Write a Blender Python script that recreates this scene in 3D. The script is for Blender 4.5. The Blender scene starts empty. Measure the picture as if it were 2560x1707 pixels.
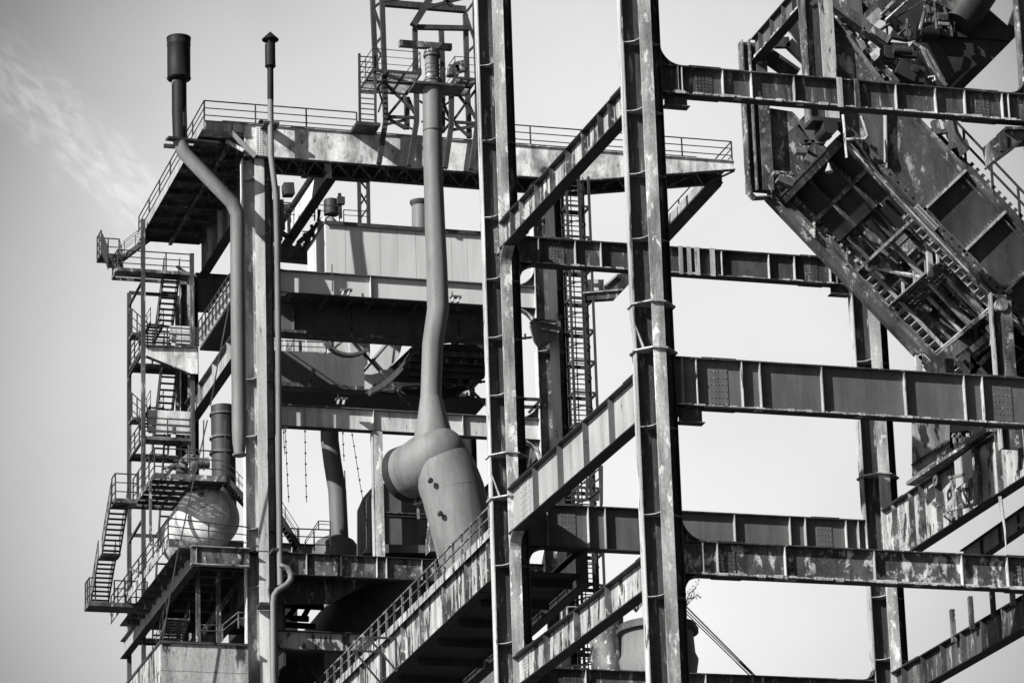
import bpy, bmesh, math, random
from mathutils import Vector as V, Matrix
random.seed(11)
SC = bpy.context.scene
COL = SC.collection
# ------------------------------------------------------------------ camera
FPX = 9924.86
PIT, ROL, YAW = 0.3227017, -0.0325935, 0.2913203
EYE = V((0, 0, 1.7))
FW = V((math.sin(YAW)*math.cos(PIT), math.cos(YAW)*math.cos(PIT), math.sin(PIT)))
_R = V((math.cos(YAW), -math.sin(YAW), 0)); _U = _R.cross(FW)
RT = _R*math.cos(ROL) + _U*math.sin(ROL)
UP = _U*math.cos(ROL) - _R*math.sin(ROL)
cam = bpy.data.cameras.new('camera'); camo = bpy.data.objects.new('camera', cam); COL.objects.link(camo)
cam.sensor_width = 36; cam.lens = 36*FPX/2560; cam.clip_start = 1; cam.clip_end = 9000
camo.matrix_world = Matrix(((RT.x, UP.x, -FW.x, EYE.x), (RT.y, UP.y, -FW.y, EYE.y), (RT.z, UP.z, -FW.z, EYE.z), (0, 0, 0, 1)))
SC.camera = camo
# ------------------------------------------------------------------ light
SUN = V((2.2, 1.0, -1.42)).normalized()              # the way the sunlight travels
sl = bpy.data.lights.new('sun', 'SUN'); sl.energy = 5.0; sl.angle = math.radians(.5); sl.color = (1, .99, .97)
so = bpy.data.objects.new('sun', sl); COL.objects.link(so); so.rotation_euler = SUN.to_track_quat('-Z', 'Y').to_euler()
SC.view_settings.view_transform = 'Standard'; SC.view_settings.look = 'None'
SC.view_settings.exposure = 0.85; SC.view_settings.gamma = 1; SC.view_settings.use_curve_mapping = False
w = bpy.data.worlds.new('World'); SC.world = w; w.use_nodes = True
nt = w.node_tree; N = nt.nodes; L = nt.links
for n in list(N): N.remove(n)
def nd(tree, typ, **k):
    n = tree.nodes.new(typ)
    for a, b in k.items():
        if a == 'i':
            for kk, vv in b.items(): n.inputs[kk].default_value = vv
        else: setattr(n, a, b)
    return n
sky = nd(nt, 'ShaderNodeTexSky', sky_type='NISHITA', sun_disc=False, air_density=.6, dust_density=1.0, ozone_density=1.0)
sky.sun_elevation = math.asin(-SUN.z); sky.sun_rotation = math.atan2(-SUN.x, -SUN.y)
bw = nd(nt, 'ShaderNodeSeparateColor'); L.new(sky.outputs[0], bw.inputs[0])
rg = nd(nt, 'ShaderNodeMath', operation='MULTIPLY_ADD', i={1: 1.15}); L.new(bw.outputs[0], rg.inputs[0])
gg = nd(nt, 'ShaderNodeMath', operation='MULTIPLY', i={1: -.10}); L.new(bw.outputs[2], gg.inputs[0]); L.new(gg.outputs[0], rg.inputs[2])
tc = nd(nt, 'ShaderNodeTexCoord')
def sky_lobe(px, py, inner, outer):                   # a soft bank of brightness painted round one sky direction in place of vignetting
    d = (FW + RT*(px-1280)/FPX - UP*(py-853)/FPX).normalized()
    v = nd(nt, 'ShaderNodeVectorMath', operation='DOT_PRODUCT'); v.inputs[1].default_value = d; L.new(tc.outputs['Generated'], v.inputs[0])
    m = nd(nt, 'ShaderNodeMapRange', interpolation_type='SMOOTHSTEP', i={1: math.cos(math.radians(outer)), 2: math.cos(math.radians(inner)), 3: 0, 4: 1})
    L.new(v.outputs['Value'], m.inputs[0]); return m.outputs[0]
def mth(op, a, b, tree=nt):
    n = nd(tree, 'ShaderNodeMath', operation=op)
    for i, x in enumerate((a, b)):
        if isinstance(x, (int, float)): n.inputs[i].default_value = x
        else: tree.links.new(x, n.inputs[i])
    return n.outputs[0]
glow = sky_lobe(1360, 960, .3, 10.6)
wide_glow = sky_lobe(1360, 2400, 8, 62)
cn = nd(nt, 'ShaderNodeTexNoise', i={'Scale': 9.0, 'Detail': 6.0, 'Roughness': .5}); L.new(tc.outputs['Generated'], cn.inputs['Vector'])
cr = nd(nt, 'ShaderNodeMapRange', i={1: .3, 2: .7, 3: .82, 4: 1.12}); L.new(cn.outputs[0], cr.inputs[0])
# one frayed vapour streak: rotate the sky so the streak runs along X, then stretch noise along it
s0 = (FW + RT*(-60-1280)/FPX - UP*(120-853)/FPX).normalized(); s1 = (FW + RT*(420-1280)/FPX - UP*(570-853)/FPX).normalized()
ax = (s1-s0).normalized(); cen = ((s0+s1)/2).normalized(); nn = ax.cross(cen).normalized()
def dot_with(vec):
    v = nd(nt, 'ShaderNodeVectorMath', operation='DOT_PRODUCT'); v.inputs[1].default_value = vec; L.new(tc.outputs['Generated'], v.inputs[0]); return v.outputs['Value']
da, dn = dot_with(ax), dot_with(nn)
cmb = nd(nt, 'ShaderNodeCombineXYZ'); L.new(mth('MULTIPLY', da, 60.0), cmb.inputs[0]); L.new(mth('MULTIPLY', dn, 150.0), cmb.inputs[1])
sn = nd(nt, 'ShaderNodeTexNoise', i={'Scale': 1.2, 'Detail': 8.0, 'Roughness': .62, 'Distortion': .6}); L.new(cmb.outputs[0], sn.inputs['Vector'])
sn2 = nd(nt, 'ShaderNodeMapRange', i={1: .36, 2: .68, 3: .12, 4: 1.0})
sn3 = nd(nt, 'ShaderNodeTexNoise', i={'Scale': 2.6, 'Detail': 7.0, 'Roughness': .5, 'Distortion': .5}); L.new(cmb.outputs[0], sn3.inputs['Vector']); L.new(sn3.outputs[0], sn2.inputs[0])
off = mth('ABSOLUTE', mth('ADD', dn, mth('MULTIPLY', mth('SUBTRACT', sn.outputs[0], .5), .016)), 0)
sw = nd(nt, 'ShaderNodeMapRange', interpolation_type='SMOOTHSTEP', i={1: .013, 2: .001, 3: 0, 4: 1}); L.new(off, sw.inputs[0])
sd = nd(nt, 'ShaderNodeMapRange', interpolation_type='SMOOTHSTEP', i={1: .05, 2: .015, 3: 0, 4: 1}); L.new(mth('ABSOLUTE', da, 0), sd.inputs[0])
strk = mth('MULTIPLY', mth('MULTIPLY', sw.outputs[0], sd.outputs[0]), mth('MULTIPLY', sn2.outputs[0], .10))
front = mth('GREATER_THAN', dot_with(cen), 0.0)
base = mth('ADD', mth('MAXIMUM', mth('MULTIPLY', rg.outputs[0], .05), .02), mth('MULTIPLY', wide_glow, .075))
SKYK, GLOWK = 1.0, .37
tot = mth('ADD', mth('MULTIPLY', base, SKYK), mth('ADD', mth('MULTIPLY', mth('MULTIPLY', glow, cr.outputs[0]), GLOWK), mth('MULTIPLY', strk, front)))
bgn = nd(nt, 'ShaderNodeBackground', i={'Strength': 1.0}); L.new(tot, bgn.inputs[0])
ow = nd(nt, 'ShaderNodeOutputWorld'); L.new(bgn.outputs[0], ow.inputs[0])
# ------------------------------------------------------------------ helpers
Z = V((0, 0, 1)); X = V((1, 0, 0)); Y = V((0, 1, 0))
def W(x, y, X=None, Y=None, Z=None):                  # the point of the place seen at photo pixel (x, y) on the plane X=, Y= or Z=
    d = FW + RT*(x-1280)/FPX - UP*(y-853.5)/FPX
    t = (X-EYE.x)/d.x if X is not None else (Y-EYE.y)/d.y if Y is not None else (Z-EYE.z)/d.z
    return EYE + d*t
CR = dict(a=(200, 0, 2.24), b=(200, 600, 2.851), c=(200, 1050, 2.387), d=(850, 0, 2.4117), e=(650, 500, 2.4125), g=(650, 1050, 2.386),
          h=(1250, 0, 2.613), i=(1250, 550, 2.412), j=(1250, 1100, 2.583), k=(1800, 0, 2.613), l=(1800, 450, 2.412), m=(1900, 1000, 2.218),
          n=(1840, 0, 3.2667), o=(880, 0, 3.5639), p=(220, 1100, 3.5643), D=(0, 0, .91875), s=(0, 0, 1))
def px(c, x, y):
    a, b, s = CR[c]; return a+x/s, b+y/s
def K(c, x, y, **k): return W(*px(c, x, y), **k)
class MB:
    def __init__(s): s.v = []; s.f = []
    def add(s, vs, fs):
        n = len(s.v); s.v += [tuple(v) for v in vs]; s.f += [tuple(i+n for i in f) for f in fs]; return s
    def obox(s, c, a, b, d):
        c, a, b, d = V(c), V(a), V(b), V(d)
        vs = [c+a*i+b*j+d*k for k in (-1, 1) for j in (-1, 1) for i in (-1, 1)]
        return s.add(vs, [(0, 2, 3, 1), (4, 5, 7, 6), (0, 1, 5, 4), (2, 6, 7, 3), (0, 4, 6, 2), (1, 3, 7, 5)])
    def box(s, a, b):
        a, b = V(a), V(b); c = (a+b)/2; h = (b-a)/2
        return s.obox(c, X*h.x, Y*h.y, Z*h.z)
    def bar(s, p, q, w, h, up=Z):
        p, q = V(p), V(q); d = (q-p); l = d.length
        if l < 1e-6: return s
        d /= l
        if abs(d.dot(up)) > .99: up = X if abs(d.x) < .9 else Y
        sd = d.cross(up).normalized(); u = sd.cross(d)
        return s.obox((p+q)/2, d*l/2, sd*w/2, u*h/2)
    def tube(s, pts, r, n=8, cap=True):
        pts = [V(p) for p in pts]; rs = r if isinstance(r, (list, tuple)) else [r]*len(pts)
        t0 = (pts[1]-pts[0]).normalized(); a = t0.orthogonal().normalized(); vs = []; m = len(pts)
        for i, p in enumerate(pts):
            t = ((pts[min(i+1, m-1)]-p).normalized() + (p-pts[max(i-1, 0)]).normalized()).normalized()
            a = (a - t*a.dot(t)).normalized(); b = t.cross(a)
            k = 1.0
            if 0 < i < m-1:
                cc = t.dot((p-pts[i-1]).normalized()); k = 1/max(cc, .6)
                bend = ((pts[i+1]-p).normalized()-(p-pts[i-1]).normalized())
                bn = (bend - t*bend.dot(t)); bn = bn.normalized() if bn.length > 1e-5 else None
            for j in range(n):
                o = a*math.cos(6.28319*j/n) + b*math.sin(6.28319*j/n)
                if k > 1.001 and bn is not None: o = o + bn*(o.dot(bn))*(k-1)
                vs.append(p+o*rs[i])
        fs = [(i*n+j, i*n+(j+1) % n, (i+1)*n+(j+1) % n, (i+1)*n+j) for i in range(m-1) for j in range(n)]
        if cap: fs += [tuple(range(n))[::-1], tuple((m-1)*n+j for j in range(n))]
        return s.add(vs, fs)
    def lathe(s, c, prof, n=20, axis=Z, cap=True):
        c = V(c); axis = V(axis).normalized(); a = axis.orthogonal().normalized(); b = axis.cross(a); vs = []
        for r, z in prof:
            for j in range(n): vs.append(c+axis*z+(a*math.cos(6.28319*j/n)+b*math.sin(6.28319*j/n))*max(r, .002))
        m = len(prof)
        fs = [(i*n+j, i*n+(j+1) % n, (i+1)*n+(j+1) % n, (i+1)*n+j) for i in range(m-1) for j in range(n)]
        if cap: fs += [tuple(range(n))[::-1], tuple((m-1)*n+j for j in range(n))]
        return s.add(vs, fs)
    def prism(s, pts, off):
        off = V(off); pts = [V(p) for p in pts]; n = len(pts)
        vs = [p-off/2 for p in pts] + [p+off/2 for p in pts]
        return s.add(vs, [tuple(range(n))[::-1], tuple(range(n, 2*n))] + [(i, (i+1) % n, n+(i+1) % n, n+i) for i in range(n)])
    def strip(s, pts, t, off):                         # a bent plate: thin quad strip along pts, widened by off, thickness vector list t
        for a, b in zip(pts[:-1], pts[1:]):
            a, b = V(a), V(b); d = (b-a).normalized(); nrm = d.cross(V(off)).normalized()*t
            s.prism([a-d*.004, b+d*.004, b+d*.004+nrm, a-d*.004+nrm], off)
        return s
    def build(s, name, mat, parent=None, smooth=False):
        me = bpy.data.meshes.new(name); o0 = wloc(parent) if parent else V((0, 0, 0))
        me.from_pydata([V(v)-o0 for v in s.v], [], s.f)
        bm = bmesh.new(); bm.from_mesh(me); bmesh.ops.recalc_face_normals(bm, faces=bm.faces); bm.to_mesh(me); bm.free()
        if smooth:
            me.shade_smooth(); me.set_sharp_from_angle(angle=math.radians(38))
        me.materials.append(mat); me.update()
        o = bpy.data.objects.new(name, me); COL.objects.link(o)
        if parent: o.parent = parent
        return o
def wloc(o):
    p = V((0, 0, 0))
    while o: p += o.location; o = o.parent
    return p
def tag(o, label, cat, group=None, kind='thing'):
    o['label'] = label; o['category'] = cat; o['kind'] = kind
    if group: o['group'] = group
    return o
def T(name, label, cat, loc, group=None):
    o = bpy.data.objects.new(name, None); COL.objects.link(o); o.location = loc; o.empty_display_size = .3
    return tag(o, label, cat, group)
def dup(o, off, parent=None):
    c = o.copy(); COL.objects.link(c); c.location = o.location+V(off); c.parent = parent or o.parent; return c
def stuff(o): o['kind'] = 'stuff'; return o
def lerp(a, b, t): return V(a)+(V(b)-V(a))*t
# ------------------------------------------------------------------ materials (a black-and-white photograph: every colour is a grey)
def mat(name, a, b, lo=.4, hi=.6, sc=1.0, zf=.3, c=None, clo=.6, chi=.64, csc=3.0, czf=1.0, rough=.6, grain=.25, bump=.3, spec=.3, stain=0):
    """base grey a worn through to grey b by streaky noise, with sharp-edged flakes of grey c"""
    m = bpy.data.materials.new(name); m.use_nodes = True; t = m.node_tree; t.nodes.clear(); l = t.links
    g = nd(t, 'ShaderNodeNewGeometry')
    def noise(s, z, det, ro, dist=.0):
        mp = nd(t, 'ShaderNodeMapping'); mp.inputs['Scale'].default_value = (s, s, s*z); l.new(g.outputs['Position'], mp.inputs[0])
        n = nd(t, 'ShaderNodeTexNoise', i={'Scale': 1.0, 'Detail': det, 'Roughness': ro, 'Distortion': dist}); l.new(mp.outputs[0], n.inputs['Vector']); return n.outputs[0]
    def rng(x, p, q, u=0.0, v=1.0):
        r = nd(t, 'ShaderNodeMapRange', i={1: p, 2: q, 3: u, 4: v}); l.new(x, r.inputs[0]); return r.outputs[0]
    f = rng(noise(sc, zf, 7, .62, .4), lo, hi)
    val = mth('ADD', a, mth('MULTIPLY', f, b-a, t), t)
    if c is not None:
        f2 = rng(noise(csc, czf, 6, .65, .2), clo, chi)
        mx = nd(t, 'ShaderNodeMix', data_type='FLOAT'); l.new(f2, mx.inputs[0]); l.new(val, mx.inputs[2]); mx.inputs[3].default_value = c; val = mx.outputs[0]
    gr = rng(noise(14, .5, 4, .6), .25, .75, 1-grain, 1+grain)
    big = rng(noise(.35, .6, 3, .5), .3, .7, 1-grain*.7, 1+grain*.7)
    val = mth('MULTIPLY', mth('MULTIPLY', val, gr, t), big, t)
    if stain: val = mth('MULTIPLY', val, rng(noise(1.5, .1, 6, .6, .6), .42, .66, 1, 1-stain), t)
    p = nd(t, 'ShaderNodeBsdfPrincipled', i={'Roughness': rough, 'Specular IOR Level': spec}); cc = nd(t, 'ShaderNodeCombineColor')
    for k in range(3): l.new(val, cc.inputs[k])
    l.new(cc.outputs[0], p.inputs['Base Color'])
    if bump:
        bp = nd(t, 'ShaderNodeBump', i={'Strength': bump, 'Distance': .02}); l.new(noise(9, .7, 5, .6), bp.inputs['Height']); l.new(bp.outputs[0], p.inputs['Normal'])
    o = nd(t, 'ShaderNodeOutputMaterial'); l.new(p.outputs[0], o.inputs[0]); return m
M = dict(
    web=mat('dark_rusted_steel', .035, .10, .35, .75, 1.4, .25, c=.34, clo=.58, chi=.66, csc=3.6, czf=.2, grain=.4, stain=.6),
    flange=mat('weathered_grey_paint', .50, .20, .42, .60, .9, .2, c=.80, clo=.57, chi=.61, csc=2.2, czf=.4, grain=.3, stain=.5),
    edge=mat('pale_streaked_paint', .42, .17, .42, .66, 1.6, .08, c=.06, clo=.58, chi=.63, csc=2.6, czf=.2, grain=.28, stain=.4),
    panel=mat('smooth_grey_paint', .105, .07, .4, .7, .5, .5, c=.035, clo=.66, chi=.72, csc=1.0, czf=.5, grain=.14, bump=.1, stain=.3),
    peel=mat('peeling_pale_paint', .38, .24, .38, .66, .9, .14, c=.035, clo=.52, chi=.56, csc=1.9, czf=.3, grain=.28, stain=.5),
    pale=mat('pale_paint', .30, .22, .4, .7, .7, .3, c=.08, clo=.64, chi=.70, csc=1.6, czf=.3, grain=.16, bump=.12, stain=.3),
    white=mat('worn_white_paint', .62, .42, .4, .7, .7, .2, c=.12, clo=.60, chi=.66, csc=1.8, czf=.3, grain=.2, bump=.12, stain=.4),
    black=mat('near_black_steel', .018, .035, .4, .7, 1.2, .4, c=.08, clo=.7, chi=.75, csc=3, grain=.3),  # plain near-black grey, used on undersides, soffits and dark fill sheets
    shed=mat('pale_grey_sheet', .52, .44, .3, .7, .4, .1, grain=.08, bump=.05, rough=.5, stain=.15),
    pipe=mat('grey_pipe_paint', .165, .12, .35, .65, .4, .3, c=.3, clo=.70, chi=.74, csc=3, grain=.14, bump=.12, rough=.6, spec=.3, stain=.3),
    rail=mat('dark_railing_paint', .028, .055, .4, .7, 2.0, .3, grain=.3, bump=0),
    rust=mat('mottled_rust', .045, .16, .42, .60, 1.0, .6, c=.42, clo=.57, chi=.63, csc=3.2, czf=.7, grain=.35, stain=.5),
    crust=mat('dusty_crust', .45, .25, .4, .6, 4, 1, grain=.4, bump=.8),
    peel2=mat('stained_plate_paint', .40, .26, .4, .7, 1.0, .3, c=.05, clo=.55, chi=.60, csc=1.9, czf=.28, grain=.3, stain=.4),
    brushdark=mat('patched_steel_plate', .085, .035, .4, .65, 1.0, .35, c=.34, clo=.57, chi=.63, csc=1.4, czf=.5, grain=.25, stain=.4),
    brush=mat('scratched_pale_steel', .74, .30, .44, .62, 1.0, .5, c=.10, clo=.62, chi=.68, csc=1.6, czf=.5, grain=.25, stain=.45),
    chord=mat('greasy_worn_steel', .09, .04, .4, .65, 1.4, .6, c=.34, clo=.59, chi=.63, csc=2.4, czf=.6, grain=.3, stain=.3),
    panel2=mat('dull_grey_plate', .06, .032, .4, .65, .7, .5, c=.22, clo=.66, chi=.70, csc=1.5, grain=.25, bump=.2, stain=.4),
    blotch=mat('blotched_flaking_steel', .04, .10, .4, .65, 1.2, .5, c=.55, clo=.52, chi=.60, csc=2.1, czf=.6, grain=.4, stain=.5),
    tank=mat('blotched_tank_paint', .62, .36, .42, .66, .8, .5, c=.12, clo=.60, chi=.66, csc=1.1, czf=.6, grain=.25, stain=.5),
    soot=mat('soot_black_steel', .008, .014, .4, .7, 1.2, .4, grain=.3, spec=.15),
    gravel=mat('dark_gravel', .03, .05, .3, .7, .5, 1, grain=.3),
)
# ------------------------------------------------------------------ ground
g = MB(); g.add([(-4000, -4000, 0), (4000, -4000, 0), (4000, 4000, 0), (-4000, 4000, 0)], [(0, 1, 2, 3)])
g = g.build('ground', M['gravel']); g['kind'] = 'structure'
# ------------------------------------------------------------------ steel frame builders
def rivets(mb, pts, nrm, r=.032):
    nrm = V(nrm); a = nrm.orthogonal().normalized(); b = nrm.cross(a)
    for p in pts:
        p = V(p); ring = [p+(a*math.cos(1.0472*j)+b*math.sin(1.0472*j))*r for j in range(6)]
        top = [p+nrm*r*.8+(a*math.cos(1.0472*j)+b*math.sin(1.0472*j))*r*.5 for j in range(6)]
        mb.add(ring+top, [(j, (j+1) % 6, 6+(j+1) % 6, 6+j) for j in range(6)]+[tuple(range(6, 12))])
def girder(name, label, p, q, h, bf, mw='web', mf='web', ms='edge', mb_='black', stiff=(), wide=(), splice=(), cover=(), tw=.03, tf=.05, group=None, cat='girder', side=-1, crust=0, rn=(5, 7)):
    """plate girder; p, q are the ends of the top of its web; stiff/splice give distances from p; side -1/+1 is the face the photo shows"""
    p, q = V(p), V(q); d = (q-p); ln = d.length; d.normalize(); s = d.cross(Z).normalized()*(1 if side > 0 else -1); u = s.cross(d); u = u if u.z > 0 else -u
    root = T(name, label, cat, p-u*h, group)
    b = MB(); b.bar(p-u*h/2, q-u*h/2, tw, h-2*tf+.004, u); b.build('web', M[mw], root)
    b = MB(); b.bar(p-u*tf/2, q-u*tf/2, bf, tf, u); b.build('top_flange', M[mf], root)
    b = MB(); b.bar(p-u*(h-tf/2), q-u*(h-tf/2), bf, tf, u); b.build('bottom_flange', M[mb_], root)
    first = None
    for t in stiff:
        if first is None:
            b = MB(); t0 = t
            for sg in (-1, 1): b.obox(p+d*t-u*h/2+s*sg*(tw/2+(bf/2-tw/2-.015)/2), d*.016, s*(bf/2-tw/2-.015)/2, u*(h/2-tf-.003))
            first = b.build('stiffener', M[ms], root)
        else: dup(first, d*(t-t0), root)
    for t, wd in wide:
        b = MB(); b.obox(p+d*t-u*h/2+s*(bf/2+.02), d*wd/2, s*.012, u*(h/2+.03)); b.obox(p+d*t-u*h/2+s*(bf/4), d*.016, s*(bf/4-.01), u*(h/2-tf-.004)); b.build('stiffener', M[ms], root)
    for t, wd in splice:
        b = MB(); b.obox(p+d*t-u*h/2+s*(tw/2+.013), d*wd/2, s*.012, u*(h/2-tf-.06)); b.build('splice_plate', M[mw], root)
        b = MB(); nx, nz = rn
        b2 = [p+d*(t+(i/(nx-1)-.5)*wd*.82)-u*(h/2+(j/(nz-1)-.5)*(h-2*tf-.35))+s*(tw/2+.025) for i in range(nx) for j in range(nz)]
        rivets(b, b2, s); stuff(b.build('rivets', M['rust'], root))
        for sg, mm in ((0, mf), (1, mb_)):
            b = MB(); o = u*(.016) if sg == 0 else -u*(h+.016)
            b.bar(p+d*(t-wd*.9)+o, p+d*(t+wd*.9)+o, bf+.03, .03, u)
            b.build('cover_plate', M[mm], root)
    if crust:
        b = MB(); t = .2
        while t < ln-.3:
            r = random.uniform(.03, .11)*crust; c = p+d*t-u*(h-tf)+s*random.uniform(.05, bf/2-.06)
            b.obox(c+u*r*.2, d*r*random.uniform(1, 2.2), s*r, u*r*random.uniform(.3, .7)+d*r*random.uniform(-.3, .3)); t += random.uniform(.02, .16)
        stuff(b.build('debris', M['crust'], root))
    return root
def arc_pts(cen, e1, e2, r, n=9): return [V(cen)-V(e1)*r*math.cos(1.5708*i/n)-V(e2)*r*math.sin(1.5708*i/n) for i in range(n+1)]
def haunch(root, corner, e1, e2, r, wid, mw='web', mf='web', tw=.03):
    """curved knee between beam (runs along e1) and column (along e2): web plate and bent flange"""
    corner, e1, e2 = V(corner), V(e1), V(e2); s = e1.cross(e2).normalized()
    c = corner+e1*r+e2*r; a = arc_pts(c, e1, e2, r)      # from column side to beam side
    b = MB(); b.prism([corner-e1*.0-e2*.0]+a, s*tw); b.build('haunch', M[mw], root)
    b = MB(); b.strip(a, .035, s*wid)
    b.build('haunch_flange', M[mf], root)
def column(name, label, cx, cy, z0, z1, h=.82, fw=.55, dz=(), mf='flange', ml='edge', mr='web', mw='web', group='tall steel frame columns', skip=None, tf=.045):
    root = T(name, label, 'column', (cx, cy, z0), group)
    b = MB(); b.box((cx-h, cy-.016, z0), (cx+h, cy+.016, z1)); b.box((cx-.016, cy-h, z0), (cx+.016, cy-.017, z1)); b.box((cx-.016, cy+.017, z0), (cx+.016, cy+h, z1)); b.build('web', M[mw], root)
    b = MB(); b.box((cx-fw/2, cy-h-tf, z0), (cx+fw/2, cy-h, z1)); b.build('flange', M[mf], root)
    b = MB(); b.box((cx-h-tf, cy-fw/2, z0), (cx-h, cy+fw/2, z1)); b.build('flange', M[ml], root)
    b = MB(); b.box((cx+h, cy-fw/2, z0), (cx+h+tf, cy+fw/2, z1)); b.build('flange', M[mr], root)
    b = MB(); b.box((cx-fw/2, cy+h, z0), (cx+fw/2, cy+h+tf, z1)); b.build('flange', M[mr], root)
    first = None
    for z in dz:
        if first: dup(first, (0, 0, z-zf), root); continue
        b = MB(); zf = z
        for sx, sy in ((-1, -1), (1, -1), (-1, 1), (1, 1)):
            p0, p1 = V((cx+sx*(h-.01), cy+sy*fw/2, z)), V((cx+sx*fw/2, cy+sy*(h-.01), z)); mid = (p0+p1)/2-V((sx, sy, 0)).normalized()*.0
            pts = [V((cx+sx*.018, cy+sy*.018, z)), V((cx+sx*(h-.01), cy+sy*.018, z)), p0]
            for i in range(1, 6):
                t = i/6; pts.append(lerp(p0, p1, t)-V((sx, sy, 0)).normalized()*.13*math.sin(math.pi*t))
            pts += [p1, V((cx+sx*.018, cy+sy*(h-.01), z))]
            b.prism(pts, Z*.03)
        first = b.build('diaphragm', M['edge'], root)
    return root
# ------------------------------------------------------------------ front steel frame: near row at Y=150.8, back row at Y=171
YN, YB = 150.82, 171.02
HC = .82
def col_x(p, y): return W(p[0], p[1], Y=y).x
cxN = col_x(px('h', 939, 0), YN-HC); cxB = col_x(px('d', 947.5, 0), YB-HC)
def zs(c, pts, y): return [K(c, a, b, Y=y).z for a, b in pts]
dN = zs('h', [(865, 262), (885, 712), (905, 1125), (925, 1548)], YN-.55) + zs('j', [(1000, 470), (1020, 1000)], YN-.55) + zs('i', [(905, 1235)], YN-.55)
colN = column('steel_column', 'tall near column in the middle with chipped front flange and girders to its right', cxN, YN, 0, W(1600, -60, Y=YN).z, dz=dN)
dA = zs('d', [(890, 385), (905, 838), (920, 1300)], YB-.55) + zs('e', [(1410, 468), (1425, 820), (1440, 1170)], YB-.55)+zs('j', [(35, 800), (45, 1305)], YB-.55)
colA = column('steel_column', 'tall column left of the middle one, standing just right of the long grey pipe', cxB, YB, 0, W(1230, -60, Y=YB).z, dz=dA, ml='edge')
zR2 = K('l', 850, 745, Y=YB).z+1.0
cxR2 = (K('l', 790, 740, Y=YB).x+K('l', 992, 930, Y=YB).x)/2
dR2 = zs('l', [(870, 1085)], YB-.55)+zs('m', [(670, 1085), (690, 1432)], YB-.55)
colR2 = column('steel_column', 'back right column under the slanted bridge, ending at the upper back girder', cxR2, YB, 0, zR2, dz=dR2)
cxR1 = K('D', 2341, 100, Y=YN).x+HC
colR1 = column('steel_column', 'column at the right edge of the picture with only its left side in view', cxR1, YN, 0, W(2560, -60, Y=YN).z, dz=[60, 63, 66], ml='rust')
def collar(root, cx, cy, z, r=.98):
    b = MB(); k = .33
    b.prism([(cx-r, cy-k, z), (cx-k, cy-r, z), (cx+k, cy-r, z), (cx+r, cy-k, z), (cx+r, cy+k, z), (cx+k, cy+r, z), (cx-k, cy+r, z), (cx-r, cy+k, z)], Z*.06)
    b.build('splice_collar', M['edge'], root)
for z in (K('i', 915, 485, Y=YN-.9).z, K('i', 935, 765, Y=YN-.9).z): collar(colN, cxN, YN, z)
for z in (K('i', 55, 1400, Y=YB-.9).z, K('j', 30, 355, Y=YB-.9).z): collar(colA, cxB, YB, z)
collar(colR2, cxR2, YB, K('m', 680, 405, Y=YB-.9).z)
# the kinked cover plates between the two collars of the middle column and of the left one
def kink(root, cx, cy, zt, zb):
    b = MB(); zm = lerp(V((0, 0, zt)), V((0, 0, zb)), .45).z
    for sx in (-1,):
        x0 = cx+sx*(HC+.06)
        b.strip([V((x0-.03*sx*-1, cy, zt)), V((x0, cy, zm)), V((x0+.42, cy, zb))], .04, Y*.62)
    b.build('kinked_plate', M['edge'], root)
kink(colN, cxN, YN, K('i', 915, 485, Y=YN-.9).z, K('i', 935, 765, Y=YN-.9).z)
kink(colA, cxB, YB, K('i', 55, 1400, Y=YB-.9).z, K('j', 30, 355, Y=YB-.9).z)
BF = .56
def xgird(label, c0, cx0, cx1, yy, top, bot, stiff, splice=(), group='girders running to the right', wide=(), cover=(), **k):
    zt = sum(K(c, a, b, Y=yy-BF/2).z for c, a, b in top)/len(top); zb = sum(K(c, a, b, Y=yy+BF/2).z for c, a, b in bot)/len(bot)
    x0 = cx0+HC+.05; x1 = cx1-HC-.05; zm = (zt+zb)/2
    def xs(c, x, yr=None):
        yref = yr if yr is not None else 0
        for _ in range(4):                            # solve the pixel row of the beam at this pixel column
            q = K(c, x, yref, Y=yy-BF/2); yref += (q.z-zm)*FPX/165*CR[c][2]
        return K(c, x, yref, Y=yy-BF/2).x
    st = [xs(*a)-x0 for a in stiff]; sp = [((xs(c, a)+xs(c, b))/2-x0, abs(xs(c, b)-xs(c, a))) for c, a, b in splice]
    wd = [((xs(c, a)+xs(c, b))/2-x0, abs(xs(c, b)-xs(c, a))) for c, a, b in wide]
    r = girder('frame_girder', label, (x0, yy, zt), (x1, yy, zt), zt-zb, BF, stiff=st, splice=sp, wide=wd, side=1, group=group, **k)
    return r, zt, zb, x0, x1
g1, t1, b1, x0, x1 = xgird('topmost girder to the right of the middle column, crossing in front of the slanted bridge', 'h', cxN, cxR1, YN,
    [('k', 100, 452), ('k', 600, 497), ('k', 1400, 566)], [('k', 100, 672), ('k', 600, 712), ('k', 1400, 786)],
    [('h', 1165, 0), ('h', 1192, 0), ('h', 1460, 0), ('k', 210, 0), ('k', 490, 0), ('k', 1155, 0), ('k', 1415, 0), ('k', 1605, 0), ('k', 1850, 0), ('k', 1890, 0)], [('h', 1285, 1400), ('k', 1650, 1775)], wide=[('k', 765, 800), ('k', 880, 910)], mw='web', crust=1.1)
haunch(g1, (x0-.03, YN, t1), X, Z, .95, BF); haunch(g1, (x0-.03, YN, b1), X, -Z, .55, BF); haunch(g1, (x1+.03, YN, t1), -X, Z, .8, BF)
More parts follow.
